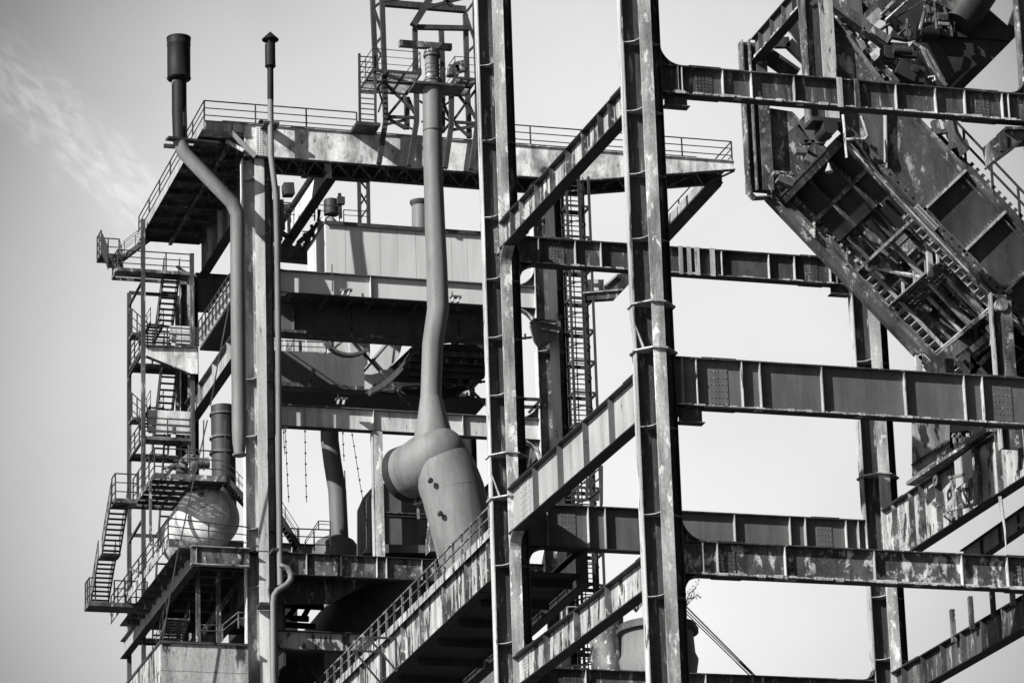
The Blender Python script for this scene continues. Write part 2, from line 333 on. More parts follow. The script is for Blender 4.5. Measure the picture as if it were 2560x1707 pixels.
g2, t2, b2, x0, x1 = xgird('deep middle girder with smooth grey web panels right of the middle column', 'l', cxN, cxR1, YN,
    [('i', 1400, 838), ('l', 700, 1118), ('l', 1500, 1172)], [('i', 1500, 1160), ('l', 700, 1440), ('l', 1400, 1478)],
    [('i', 1105, 0), ('i', 1190, 0), ('i', 1465, 0), ('i', 1575, 0), ('l', 622, 0), ('l', 1122, 0), ('l', 1482, 0), ('l', 1592, 0)], [('i', 1270, 1385), ('l', 1660, 1775)], mw='panel', crust=1.0)
haunch(g2, (x0-.03, YN, b2), X, -Z, .8, BF)
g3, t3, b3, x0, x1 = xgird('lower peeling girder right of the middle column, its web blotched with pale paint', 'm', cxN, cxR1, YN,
    [('m', 100, 805), ('m', 700, 826), ('m', 1300, 852)], [('m', 100, 1008), ('m', 700, 1036), ('m', 1300, 1062)],
    [('j', 1315, 0), ('j', 1410, 0), ('j', 1848, 0), ('m', 145, 0), ('m', 640, 0), ('m', 1125, 0), ('m', 1378, 0)], [('j', 1425, 1532), ('m', 1400, 1464)], mw='blotch', crust=1.2)
haunch(g3, (x0-.03, YN, t3), X, Z, 1.05, BF); haunch(g3, (x0-.03, YN, b3), X, -Z, .8, BF)
h1, T1, B1, X0, X1 = xgird('upper back girder between the back columns, passing behind the middle column', 'i', cxB, cxR2, YB,
    [('i', 400, 112), ('i', 1400, 177), ('l', 300, 445)], [('i', 600, 308), ('i', 1400, 378), ('l', 300, 622)],
    [('i', 235, 0), ('i', 457, 0), ('i', 612, 0), ('i', 1340, 0), ('i', 1625, 0), ('i', 1780, 0), ('l', 668, 0), ('l', 706, 0)], [('i', 310, 400), ('l', 520, 600)], wide=[('i', 1078, 1102), ('i', 1128, 1152), ('i', 1175, 1203), ('i', 1267, 1296)], mw='web', crust=.8)
haunch(h1, (X0-.03, YB, B1), X, -Z, .95, BF); haunch(h1, (X1+.03, YB, B1), -X, -Z, .6, BF)
h2, T2, B2, X0, X1 = xgird('middle back girder between the back columns with buckled top edge', 'j', cxB, cxR2, YB,
    [('j', 700, 424), ('j', 1300, 462), ('m', 200, 643)], [('j', 700, 728), ('j', 800, 735)],
    [('j', 310, 0), ('j', 575, 0), ('j', 685, 0), ('j', 1522, 0), ('j', 1880, 0), ('m', 258, 0), ('m', 485, 0), ('m', 552, 0)], [('j', 400, 500), ('m', 325, 412)], mw='panel')
haunch(h2, (X0-.03, YB, B2), X, -Z, .9, BF); haunch(h2, (X1+.03, YB, B2), -X, -Z, .6, BF)
h3, T3, B3, X0, X1 = xgird('lowest back girder along the bottom edge, behind the middle column', 'j', cxB, cxR2, YB,
    [('j', 700, 1478), ('j', 1400, 1507), ('m', 300, 1534)], [('j', 700, 1720), ('j', 1400, 1749), ('m', 300, 1750)],
    [('j', 560, 0), ('j', 1335, 0), ('j', 1710, 0), ('m', 25, 0)], [('j', 420, 535)], mw='web')
haunch(h3, (X1+.03, YB, T3), -X, Z, .7, BF)
# brackets under the knees
for gr, x, z, wd in ((g1, K('h', 1150, 690, Y=YN).x, K('h', 1150, 695, Y=YN).z, 1.15), (g2, K('i', 1150, 1215, Y=YN).x, K('i', 1150, 1220, Y=YN).z, 1.15), (h1, K('l', 720, 690, Y=YB).x, K('l', 720, 690, Y=YB).z, 1.0)):
    b = MB(); b.box((x-wd/2, gr.location.y-.2, z-.05), (x+wd/2, gr.location.y+.3, z)); b.box((x-wd/2+.05, gr.location.y-.01, z), (x+wd/2-.06, gr.location.y+.02, gr.location.z+.0)); b.build('seat_bracket', M['web'], gr)
# girders running away from the viewer (along Y)
def ygird(label, cx0, y0, cx1, y1, zt, h, ts, splice, bf=.62, **k):
    p, q = V((cx0, y0, zt)), V((cx1, y1, zt))
    return girder('frame_girder', label, p, q, h, bf, stiff=ts, splice=splice, side=1, **k)
GY = 'girders slanting up to the right'
yA, yN = YB-HC-.05, YN+HC+.05; LY = yA-yN
def at_y(c, x, y, Xp): return K(c, x, y, X=Xp).y-0
def ts(c, pts, Xp): return [yA-K(c, a, b, X=Xp-.3).y for a, b in pts]
zt = t1+.0
y1g = ygird('topmost slanting girder between the two tall columns with bright flaking panels', cxB, yA, cxN, yN, T1+.15 if False else (t1+T1)/2, t1-b1+.0, ts('h', [(40, 1530), (135, 1440), (190, 1370), (280, 1260), (370, 1150), (465, 1040), (558, 925), (655, 800), (715, 720)], cxN), [(LY-1.3, 1.2), (1.6, 1.1)], mw='peel', ms='rust', mf='black', group=GY)
y2g = ygird('deep middle slanting girder with smooth pale panels below the middle column splice', cxB, yA, cxN, yN, (t2+T2)/2+.1, t2-b2, ts('i', [(255, 1568), (390, 1440), (530, 1300), (670, 1160)], cxN), [(LY-.9, 1.5), (1.8, 1.4)], mw='pale', ms='panel', mf='black', group=GY)
y3g = ygird('lowest slanting girder between the two tall columns with blistered flaking web', cxB, yA, cxN, yN, (t3+T3)/2, t3-b3, ts('j', [(345, 1350), (520, 1200), (705, 1050)], cxN), [(LY-.8, .9), (1.4, 1.0)], mw='peel', ms='rust', mf='black', group=GY)
for gr, cx in ((y1g, cxB), (y2g, cxB), (y3g, cxB)):
    haunch(gr, (cx, yA+.02, gr.location.z), -Y, -Z, .9, .55, mf='flange')
y4g = ygird('peeling slanting girder at the right, running from the back right column out of the picture', cxR2, yA, cxR1, yN, (t2+T2)/2, 2.85, [1.2, 3.2, 4.4, 6.2, 8.4, 10.6, 12.8], [(1.75, .9), (LY-1.2, 1.2)], mw='peel', ms='rust', mf='black', group=GY)
y5g = ygird('dark slanting girder across the lower right corner with short upright posts', cxR2, yA, cxR1, yN, (t3+T3)/2, t3-b3, [1.2, 3.4, 5.6, 7.8, 10, 12.2, 14.4], [(2.2, 1.0), (LY-1.2, 1.2)], mw='web', ms='web', mf='black', group=GY)
print('LEVELS', t1, b1, t2, b2, t3, b3, T1, B1, T2, B2, T3, B3, cxN, cxB, cxR1, cxR2)
# ------------------------------------------------------------------ generic builders for the furnace side
def railing(root, pts, h=1.1, sp=1.5, mid=2, r=.042, m='rail', toe=False):
    pts = [V(p) for p in pts]; b = MB()
    for k in range(mid+1):
        o = Z*h*(1-k*.36)
        for p, q in zip(pts[:-1], pts[1:]): b.tube([p+o, q+o], r if k == 0 else r*.8, 5)
    if toe:
        for p, q in zip(pts[:-1], pts[1:]): b.bar(p+Z*.08, q+Z*.08, .02, .16)
    ra = b.build('railing', M[m], root); first = None; done = []
    for p, q in zip(pts[:-1], pts[1:]):
        n = max(1, round((q-p).length/sp))
        for i in range(n+1):
            c = lerp(p, q, i/n)
            if any((c-d).length < .2 for d in done): continue
            done.append(c)
            if first is None:
                b = MB(); b.bar(c, c+Z*h, r*1.8, r*1.8); first = b.build('post', M[m], ra); c0 = c
            else: dup(first, c-c0, ra)
    return ra
def stair(root, p0, p1, wv, n, m='rail', mt='black', hand=True, th=.05):
    """flight from p0 (foot) to p1 (head); wv is the vector across the flight; treads are parts of their own"""
    p0, p1, wv = V(p0), V(p1), V(wv); d = p1-p0; run = V((d.x, d.y, 0)); rn = run.normalized() if run.length > .05 else wv.cross(Z).normalized()
    for k in (-.5, .5):
        b = MB(); b.bar(p0+wv*k, p1+wv*k, .05, .26); b.build('stringer', M[m], root)
    first = None
    for i in range(n):
        c = lerp(p0, p1, (i+.5)/n)
        if first is None: b = MB(); b.obox(c, wv*.49, rn*.13, Z*th/2); first = b.build('tread', M[mt], root); c0 = c
        else: dup(first, c-c0, root)
    if hand:
        for k in (-.5, .5): railing(root, [p0+wv*k, p1+wv*k], 1.0, 1.3, 1, .022, m)
def dirlen(a, b): return (V(b)-V(a)).length
# ------------------------------------------------------------------ furnace tower: front row of columns and girders
Y3 = 205.87; Y4 = 224.5; YF3 = 205.0
cxC = K('b', 1292, 600, Y=YF3).x; cxD = K('h', 335, 1500, Y=YF3).x-.05
zC = K('a', 950, 870, Y=YF3).z
dC = zs('b', [(1225, 985), (1230, 1392)], Y3-.5)+zs('c', [(1035, 645), (1040, 992)], Y3-.5)+zs('a', [(950, 997)], Y3-.5)
colC = column('steel_column', 'pale front column of the furnace tower beside the two thin vent pipes', cxC, Y3, 0, zC, dz=dC, mf='white', ml='white', mw='flange', mr='panel', group='furnace tower columns')
colD = column('steel_column', 'streaked furnace tower column with big rounded knees beside the caged ladder', cxD, Y3, 0, K('h', 300, 1180, Y=YF3).z, dz=[62, 66, 73, 79], mf='white', ml='white', mw='rust', mr='web', group='furnace tower columns')
col4 = column('steel_column', 'rear furnace column half hidden behind the stair tower', cxC+.2, Y4+1.2, 0, 83.5, h=.5, fw=.4, group='furnace tower columns', ml='flange')
col5 = column('steel_column', 'rear furnace column behind the caged ladder column', cxD, Y4, 0, 83, h=.7, group='furnace tower columns')
GF = 'girders of the furnace tower front'
def f3(label, zt, zb, c, st, mw, ms='edge', mf='web', x1=None, yy=Y3, x0=None, fillet=(), **k):
    a0 = (x0 if x0 is not None else cxC+HC+.05); a1 = x1 if x1 is not None else cxD-HC-.05
    s = [K(c_, a, b, Y=yy-.25).x-a0 for c_, a, b in st]
    r = girder('tower_girder', label, (a0, yy, zt), (a1, yy, zt), zt-zb, .5, stiff=s, side=1, mw=mw, ms=ms, mf=mf, group=GF, **k)
    if 'l' in fillet:
        haunch(r, (a0-.02, yy, zb), X, -Z, .8, .5, mw='panel', mf='flange'); haunch(r, (a0-.02, yy, zt), X, Z, .7, .5, mw='panel', mf='flange')
    if 'r' in fillet:
        haunch(r, (a1+.02, yy, zb), -X, -Z, 1.3, .5, mw='rust', mf='flange'); haunch(r, (a1+.02, yy, zt), -X, Z, 1.3, .5, mw='rust', mf='flange')
    return r
q1 = f3('smooth grey girder under the pale shed with small floodlights clamped on it', 76.92, 75.55, 'e', [('e', 668, 500)], 'shed', 'shed', 'panel', fillet='lr')
q2 = f3('pale worn girder above the beaded hanging cables', 68.98, 67.68, 'e', [('e', 265, 1290), ('e', 686, 1300), ('e', 1225, 1340)], 'white', 'edge', 'panel', fillet='lr')
q3 = f3('streaked girder at the foot of the hanging post and grey hopper', 60.42, 59.15, 'g', [('g', 280, 840), ('g', 487, 850), ('g', 700, 860), ('g', 757, 860), ('g', 968, 860)], 'rust', 'edge', 'black', fillet='l')
q4 = f3('scuffed low girder just above the bottom left duct', 56.02, 54.93, 'g', [], 'peel', 'edge', 'black')
q5 = f3('back girder seen behind the curved duct between the columns', 60.42+5.9, 60.42+4.1, 'g', [('g', 190, 600), ('g', 565, 600)], 'panel', 'edge', 'black', x0=cxC+.9, x1=cxD-.8, yy=Y4)
q6 = f3('shaded rear girder below the raised deck, right of the stair tower', 83.6, 81.2, 'b', [('b', 945, 200)], 'panel', 'web', 'black', x0=cxC+.6, x1=cxD-.8, yy=Y4+1.2)
# hanging post between two girders
def ipost(name, label, x, y, z0, z1, bf=.5, dp=.5, m='flange', me='pale'):
    r = T(name, label, 'post', (x, y, z0)); b = MB(); b.box((x-.015, y-dp/2, z0), (x+.015, y+dp/2, z1)); b.build('web', M[m], r)
    for s in (-1, 1):
        b = MB(); b.box((x-bf/2, y+s*dp/2-.02, z0), (x+bf/2, y+s*dp/2+.02, z1)); b.build('flange', M[m], r)
    return r
pA = K('g', 712, 400, Y=Y3-.3)
hp = ipost('hanging_post', 'grey steel post between two girders left of the big pipe elbow', pA.x, Y3, 60.42, 67.68)
b = MB(); b.box((pA.x-.32, Y3-.25, 60.43), (pA.x-.28, Y3+.25, 67.67)); b.build('side_flange', M['edge'], hp)
a, c = K('g', 705, 540, Y=Y3-.3), K('g', 1035, 600, Y=Y3+.3)
girder('support_beam', 'short beam between the hanging post and the valve under the elbow', (a.x+.3, Y3, a.z), (c.x, Y3, a.z), a.z-c.z, .4, stiff=[3.1, 3.9], mw='panel', ms='edge', mf='web', side=1)
# girders running back from the front row
GB = 'girders running back through the furnace tower'
def f3y(label, x, zt, zb, y0, y1, mw, st=(), bf=.6, **k):
    return girder('tower_girder', label, (x, y1, zt), (x, y0, zt), zt-zb, bf, stiff=st, mw=mw, ms='edge', mf='web', side=1, group=GB, **k)
ya, yb_ = Y3+HC+.05, Y4+.3
f3y('pale girder running back from the front column with a plank and cables on top', cxC-.0, 74.9, 73.45, ya, yb_, 'pale', [4, 8, 12])
f3y('dark girder running back under the left wing of the raised deck', 47.55, 85.0, 82.7, ya, 224, 'web', [3, 6, 9, 12, 15])
pb_ = K('a', 1410, 1000, Y=205.4)
f3y('pale slanting girder hanging under the raised deck, left of the grey shed', pb_.x, pb_.z+1.75, pb_.z, 205.5, K('a', 1120, 1430, X=pb_.x).y, 'white')
f3y('bright flange girder sloping back from the lower platform to the far left', 43.05, 60.19, 59.1, 204.6, 225.6, 'pale', bf=.45)
f3y('dark girder running back above the lower stairs', 46.9, 59.9, 58.3, ya, yb_, 'web')
f3y('dark girder running back behind the caged ladder', cxD, 68.9, 67.4, ya, yb_, 'web')
# ------------------------------------------------------------------ raised deck on top of the tower
dx0, dx1, zd = 43.66, 75.4, 85.28
deck = T('crane_deck', 'raised deck along the top of the furnace tower with pale scratched front girder', 'deck', (cxC, 204.9, 83.3))
yf, yr = 204.92, 207.1
zt_, zb_ = 85.24, 83.32
xt = K('h', 515, 1180, Y=yf).x
b = MB(); b.prism([(46.0, yf, zt_), (46.0, yf, zb_), (xt, yf, zb_-.05), (dx1, yf, 84.72), (dx1, yf, zt_)], Y*.03); b.build('front_plate', M['brush'], deck)
b = MB(); b.prism([(46.0, yr, zt_), (46.0, yr, zb_), (xt, yr, zb_-.05), (dx1, yr, 84.72), (dx1, yr, zt_)], Y*.03); b.build('rear_plate', M['web'], deck)
b = MB(); b.box((dx0, yf-.12, zt_), (dx1, yr+.15, zd)); b.build('deck_plate', M['flange'], deck)
b = MB(); b.bar((46, yf-.08, zb_-.02), (xt, yf-.08, zb_-.07), .3, .06); b.bar((46, yr, zb_-.02), (xt, yr, zb_-.07), .35, .06)
b.bar((xt, yf-.08, zb_-.07), (dx1, yf-.08, 84.7), .3, .06); b.bar((xt, yr, zb_-.07), (dx1, yr, 84.7), .35, .06); b.build('bottom_flange', M['web'], deck)
first = None; n = 15
for i in range(n):
    xa = 46.2+(xt-46.2)*i/n; xb = 46.2+(xt-46.2)*(i+1)/n
    if first is None: b = MB(); b.bar((xa, yf, zb_-.03), (xb, yr, zb_-.03), .09, .09); b.bar((xb, yr, zb_-.03), (xb, yf, zb_-.03), .07, .07); first = b.build('bracing', M['rust'], deck); xx = xa
    else: dup(first, (xa-xx, 0, 0), deck)
b = MB()
for i in range(4):
    t0, t1_ = i/4, (i+1)/4; b.bar((xt+(dx1-xt)*t0, yf, zb_-.05+(1.4)*t0), (xt+(dx1-xt)*(t0+.125), yr, zb_-.05+1.4*(t0+.125)), .09, .09); b.bar((xt+(dx1-xt)*(t0+.125), yr, zb_-.05+1.4*(t0+.125)), (xt+(dx1-xt)*t1_, yf, zb_-.05+1.4*t1_), .09, .09)
b.build('bracing', M['rust'], deck)
# splice with rivets at the left end, end plate and diagonal brackets
x0, x1 = K('a', 985, 800, Y=yf).x, K('a', 1048, 800, Y=yf).x
b = MB(); b.box((x0, yf-.05, zb_+.02), (x1, yf-.02, zt_-.1)); b.build('splice_plate', M['white'], deck)
b = MB(); rivets(b, [(lerp((x0, 0, 0), (x1, 0, 0), u).x, yf-.055, zb_+.1+(zt_-zb_-.3)*j/11) for u in (.15, .38, .62, .85) for j in range(12)], -Y, .035); stuff(b.build('rivets', M['rail'], deck))
b = MB(); b.bar(K('a', 838, 735, Y=yf-.2), K('a', 980, 878, Y=yf-.2), .25, .16, Y); b.build('diagonal_strut', M['pale'], deck)
b = MB(); b.bar(K('a', 818, 790, Y=yf-.1), K('a', 915, 845, Y=yf-.1), .2, .12, Y); b.build('diagonal_strut', M['flange'], deck)
b = MB(); b.box((dx0, yf-.05, 84.72), (46.0, yf, zt_-.003)); b.build('end_beam', M['edge'], deck)
# left wing and right wing running back
b = MB(); b.box((dx0, yr+.16, 85.12), (47.9, 224.4, 85.26)); b.build('wing_plate', M['web'], deck)
b = MB(); b.box((dx0-.04, yr-2.2, 84.82), (dx0-.004, 224.4, zd+.1)); b.build('edge_beam', M['pale'], deck)
first = None
for i in range(9):
    y = 207.4+i*2.05
    if first is None: b = MB(); b.bar((dx0, y, 84.95), (47.4, y, 84.95), .12, .26); first = b.build('joist', M['web'], deck); y0_ = y
    else: dup(first, (0, y-y0_, 0), deck)
b = MB(); b.bar((45.6, 206, 84.78), (45.6, 224, 84.78), .2, .14); b.build('long_joist', M['rust'], deck)
b = MB(); b.box((47.95, yr+.1, 84.9), (50.8, 208.8, 85.2)); b.bar((48, 208.6, 84.7), (50.5, 208.6, 84.7), .2, .4); b.build('inner_plate', M['black'], deck)
b = MB(); b.box((dx1-.9, yr+.16, 84.62), (dx1+.02, 218.2, 84.7)); b.build('wing_soffit', M['web'], deck)
b = MB(); b.box((dx1-.9, yr+.16, 84.72), (dx1-.86, 218.2, 85.3)); b.build('edge_beam', M['pale'], deck)
railing(deck, [(dx0+.05, 224.2, zd), (dx0+.05, yf, zd), (K('a', 1550, 700, Y=yf).x, yf, zd)], 1.22, 3.2, 2)
railing(deck, [(K('o', 1130, 1100, Y=yf).x, yf, zd), (dx1-.1, yf, zd), (dx1-.1, 218, zd)], 1.22, 3.3, 2)
railing(deck, [(K('a', 800, 650, Y=yr).x, yr+.1, zd), (dx1-1.5, yr+.1, zd)], 1.0, 3.1, 1)
b = MB(); p = K('a', 1015, 670, Y=206.2); b.lathe((p.x, p.y, zd), [(.25, 0), (.25, .5), (.18, .62), (.18, .75), (.0, .85)], 10); b.box((p.x-1.8, 206, zd), (p.x-.5, 206.6, zd+.32)); b.build('roof_vent', M['rail'], deck, True)
# ------------------------------------------------------------------ lattice tower on the deck
tw = T('lattice_tower', 'dark lattice tower on the raised deck rising out of the top of the picture', 'tower', (56, 208, zd))
yT0, yT1 = 204.2, 208.2
def leg(c, pts, y, r=.17, name='leg', m='rail', root=None):
    b = MB(); P_ = [K(c, a, b_, Y=y) for a, b_ in pts]
    for p, q in zip(P_[:-1], P_[1:]): b.bar(p, q, r*1.6, r*1.6, Y)
    return b.build(name, M[m], root or tw)
for xs_ in ([(238, -200), (268, 0), (290, 700), (300, 1075), (240, 1460)], [(575, 740), (575, 1090), (510, 1480)], [(885, 830), (885, 1110), (830, 1500)], [(1095, -200), (1100, 300), (1118, 700), (1118, 1110), (1060, 1510)]): leg('o', xs_, yT0)
for xs_ in ([(175, -200), (200, 400), (225, 760)], [(488, 870), (490, 1150)], [(560, 250), (568, 640)], [(795, 250), (810, 720), (805, 1180)], [(1010, 130), (1025, 700), (1045, 1230)]): leg('o', xs_, yT1)
def brace(c, segs, y, r=.085, name='brace', root=None, m='rail'):
    for (x0, y0, x1, y1) in segs:
        b = MB(); b.bar(K(c, x0, y0, Y=y), K(c, x1, y1, Y=y), r*1.8, r*1.8, Y); b.build(name, M[m], root or tw)
brace('o', [(300, 750, 560, 1000), (330, 1020, 560, 740), (310, 1040, 560, 1050), (310, 1050, 480, 1150), (900, 1080, 1110, 790), (900, 780, 1110, 1060), (915, 1090, 1115, 1100), (890, 1160, 1110, 1120), (920, 1105, 1030, 1210)], yT0)
brace('o', [(500, 870, 555, 1010), (300, 1110, 480, 1070), (800, 890, 880, 1080), (1040, 930, 1100, 1060), (810, 1180, 880, 1090), (180, 80, 260, 20), (195, 80, 265, 280), (215, 390, 265, 330), (1020, 150, 1095, 370), (1010, 120, 1080, 30), (1020, 480, 1100, 400)], (yT0+yT1)/2, .08)
brace('o', [(270, 30, 1010, 90)], yT1, .2, 'crossbeam'); brace('o', [(280, 10, 700, -60), (700, 60, 1080, -40), (820, 0, 900, 60)], yT1-1, .1)
brace('o', [(545, 230, 700, -20)], yT0-.2, .22, 'boom', m='rail'); brace('o', [(575, 245, 1045, 255)], yT0-.1, .15, 'crossbeam'); brace('o', [(420, 390, 885, 425)], yT0+1.0, .2, 'crossbeam', m='rust')
brace('o', [(560, 640, 615, 640), (600, 770, 900, 785)], yT0-.3, .16, 'pipe_support', m='web')
def platform(root, c, corner_px, yf_, x1px, depth, name='platform_plate', thick=.14, m='rail', beams=3, rail=True, open_right=False):
    """small grating platform: front-left corner at pixel, front edge to pixel column, running back by depth"""
    p = K(c, *corner_px, Y=yf_); q = K(c, *x1px, Y=yf_); z = p.z
    b = MB(); b.box((p.x, yf_, z-thick), (q.x, yf_+.06, z)); b.box((p.x, yf_+depth-.06, z-thick), (q.x, yf_+depth, z)); b.box((p.x, yf_+.06, z-thick), (p.x+.06, yf_+depth-.06, z)); b.box((q.x-.06, yf_+.06, z-thick), (q.x, yf_+depth-.06, z)); b.build('platform_frame', M[m], root)
    b = MB(); yy_ = yf_+.1
    while yy_ < yf_+depth-.1: b.box((p.x+.06, yy_, z-.05), (q.x-.06, yy_+.05, z-.02)); yy_ += .12
    stuff(b.build('grating', M['flange'], root))
    for i in range(1, beams):
        xx = lerp(p, q, i/beams).x; b = MB(); b.box((xx-.06, yf_+.06, z-thick), (xx+.06, yf_+depth-.06, z-.052)); b.build('joist', M['web'], root)
    b = MB(); b.box((p.x+.06, yf_+depth*.5-.06, z-thick+.01), (q.x-.06, yf_+depth*.5+.06, z-.053)); b.build('joist', M['web'], root)
    if rail: railing(root, [(p.x+.05, yf_+depth, z), (p.x+.05, yf_+.05, z), (q.x-.05, yf_+.05, z)]+([] if open_right else [(q.x-.05, yf_+depth, z)]), 1.25, 1.9, 2, .026)
    return p, q
for dy_ in (1.9, 3.6):
    brace('o', [(300, 750, 560, 1000), (330, 1020, 560, 740), (310, 1050, 560, 1055), (310, 1060, 560, 1160), (900, 1080, 1110, 790), (900, 780, 1110, 1060), (915, 1090, 1115, 1100), (600, 900, 880, 1090), (880, 900, 620, 1090), (230, 780, 300, 1000), (300, 800, 235, 1000), (225, 430, 290, 560), (290, 420, 225, 560)], yT0+dy_, .055)
platform(tw, 'o', (180, 610), 203.4, (620, 640), 3.3)
platform(tw, 'o', (915, 680), 203.6, (1118, 690), 2.6, open_right=True)
b = MB(); p = K('o', 960, 600, Y=204.2); b.obox(p, V((.3, 0, .1)), V((0, .2, 0)), V((-.1, 0, .3))); b.obox(p+V((-.4, .1, -.25)), X*.3, Y*.3, Z*.3); b.build('winch', M['rust'], tw)
# caged ladder on the tower's left
def ladder(name, label, p, q, wv, out, n, cage=True, hoops=6, loc=None, m='rail', w_=.5, cr=.7, th=.07):
    p, q, wv, out = V(p), V(q), V(wv).normalized(), V(out).normalized(); r = T(name, label, 'ladder', p)
    for k in (-1, 1): b = MB(); b.bar(p+wv*k*w_/2, q+wv*k*w_/2, th*1.3, th*1.5, out); b.build('stringer', M[m], r)
    first = None
    for i in range(n):
        c = lerp(p, q, (i+.5)/n)
        if first is None: b = MB(); b.bar(c-wv*w_/2, c+wv*w_/2, th*.6, th*.6); first = b.build('rung', M[m], r); c0 = c
        else: dup(first, c-c0, r)
    if cage:
        first = None
        for i in range(hoops):
            c = lerp(p, q, (i+.5)/hoops)
            if first is None:
                b = MB(); pts = [c-wv*w_/2+wv*(w_/2-cr/2*math.cos(math.pi*j/10))+out*cr*math.sin(math.pi*j/10) for j in range(11)]; b.tube(pts, th*.6, 4); first = b.build('cage_hoop', M[m], r); c0 = c
            else: dup(first, c-c0, r)
        for j in (1, 3, 5, 7, 9):
            o = wv*(-cr/2*math.cos(math.pi*j/10))+out*cr*math.sin(math.pi*j/10); b = MB(); b.bar(p+o, q+o, th*.6, th*.6); b.build('cage_bar', M[m], r)
    return r
p, q = K('o', 140, 1090, Y=203.6), K('o', 140, 760, Y=203.6)
ladder('side_ladder', 'short ladder with side rails hanging left of the lattice tower', p, q+Z*1.9, X, -X, 13, False, 5, w_=.92, cr=1.3, th=.09)
b = MB(); b.box((p.x-.7, 203.4, p.z-.25), (p.x+.7, 204.9, p.z-.05)); tag(b.build('ladder_landing', M['rail']), 'little landing at the foot of the ladder on the deck edge', 'landing')
p, q = K('i', 440, 1270, Y=204.4), K('h', 450, 1250, Y=204.4)
ladder('caged_ladder', 'very tall caged ladder standing right of the streaked furnace column', V((q.x+.2, 204.6, 46)), V((q.x+.2, 204.6, 83.0)), X, -Y, 120, True, 20, w_=1.15, cr=1.3, th=.09)
tl = [o for o in bpy.data.objects if o.get('label', '').startswith('very tall caged')][0]
first = None
for i in range(19):
    c = V((q.x+.2, 204.6, 47.5+i*1.87))
    if first is None:
        b = MB(); b.bar(c+V((-.7, -.05, 0)), c+V((.75, -.05, 0)), .1, .2, Z); b.bar(c+V((-.66, 0, 0)), c+V((-.66, -1.2, 0)), .1, .14, Z); b.bar(c+V((.68, 0, 0)), c+V((.68, -1.2, 0)), .1, .14, Z); b.bar(c+V((-.7, -1.2, 0)), c+V((.75, -1.2, 0)), .1, .12, Z); first = b.build('cage_frame', M['rail'], tl); c0 = c
    else: dup(first, c-c0, tl)
for dx_, dy_ in ((-.66, -1.2), (.68, -1.2), (.68, 0), (.1, -1.25)): b = MB(); b.bar((q.x+.2+dx_, 204.6+dy_, 46), (q.x+.2+dx_, 204.6+dy_, 83), .13, .13, Y); b.build('cage_post', M['rail'], tl)
# ------------------------------------------------------------------ vent stacks and the big pipe
def pipe(name, label, pts, r, m='pipe', n=14, cat='pipe', group=None):
    o = T(name, label, cat, pts[-1], group); b = MB(); b.tube(pts, r, n); b.build('pipe_run', M[m], o, True); return o
yv = 203.6
P_ = lambda c, a, b_, y=yv: K(c, a, b_, Y=y)
s1_ = [P_('a', 553, 440), P_('a', 560, 700), P_('a', 562, 800), P_('a', 582, 855), P_('a', 852, 1135), P_('a', 882, 1200), P_('b', 1123, 200), P_('b', 1130, 900), P_('b', 1135, 1370)]
r1 = .405
v1 = pipe('vent_pipe', 'thick vent pipe with a fat drum head, dog-legging past the deck corner', s1_, r1, 'pipe', 18)
t = P_('a', 555, 215); bt = P_('a', 554, 455)
b = MB(); hh = t.z-bt.z; b.lathe(bt, [(.42, -.02), (.66, .1), (.69, .16), (.66, .2), (.66, hh-.5), (.68, hh-.46), (.68, hh-.4), (.66, hh-.36), (.69, hh-.05), (.70, hh), (.60, hh), (.60, hh-.3)], 22); b.build('drum_head', M['soot'], v1, True)
b = MB(); b.tube([P_('a', 555, 455), P_('a', 556, 640)], r1+.012, 18); b.tube([P_('a', 556, 640), P_('a', 561, 795)], r1+.008, 18); b.build('sooty_sleeve', M['soot'], v1, True)
b = MB(); e = P_('b', 1135, 1370); b.lathe(e-Z*1.0, [(.2, -.4), (.38, -.34), (.4, -.26), (.3, -.2), (r1-.02, .45), (r1, 1.05)], 16); b.build('nozzle', M['pipe'], v1, True)
b = MB(); p = P_('a', 560, 792); b.bar(p+V((-.8, -.3, .0)), p+V((2.2, .2, .1)), .5, .12); b.bar(p+V((-.8, .6, -.1)), p+V((1.2, .6, -.1)), .2, .2); b.build('bracket', M['rail'], v1)
s2_ = [P_('a', 1065, 350, 204), P_('a', 1068, 690, 204), P_('a', 1070, 870, 204), P_('a', 1098, 1100, 204), P_('b', 1405, 0, 204), P_('b', 1413, 700, 204), P_('b', 1418, 1560, 204), P_('c', 1192, 780, 204), P_('c', 1196, 985, 204)]
v2 = pipe('vent_pipe', 'thin vent pipe with a pointed rain cap, running down beside the pale column', s2_, .17, 'pipe', 12)
t = P_('a', 1066, 245, 204); bt = P_('a', 1066, 380, 204); hh = t.z-bt.z
b = MB(); b.lathe(bt, [(.18, -.06), (.32, .08), (.30, .12), (.30, hh-.12), (.27, hh-.02), (.24, hh)], 16); b.tube([P_('a', 1066, 378, 204), P_('a', 1067, 560, 204)], .178, 12); b.build('drum_head', M['soot'], v2, True)
b = MB(); b.lathe(t+Z*.2, [(.48, 0), (.49, .04), (.04, .5), (.0, .55)], 18); b.build('rain_cap', M['soot'], v2, True)
b = MB()
for k in range(3): a_ = k*2.1; b.bar(t+V((math.cos(a_)*.24, math.sin(a_)*.24, -.05)), t+V((math.cos(a_)*.3, math.sin(a_)*.3, .24)), .05, .05)
b.build('cap_strut', M['rail'], v2)
for c, a_, b_ in (('a', 1073, 692), ('c', 1195, 775), ('c', 1120, 1098)):
    b = MB(); p = P_(c, a_, b_, 204); b.box((p.x-.45, 203.85, p.z-.08), (p.x+.42, 204.9, p.z+.08)); b.build('clamp', M['rail'], v2)
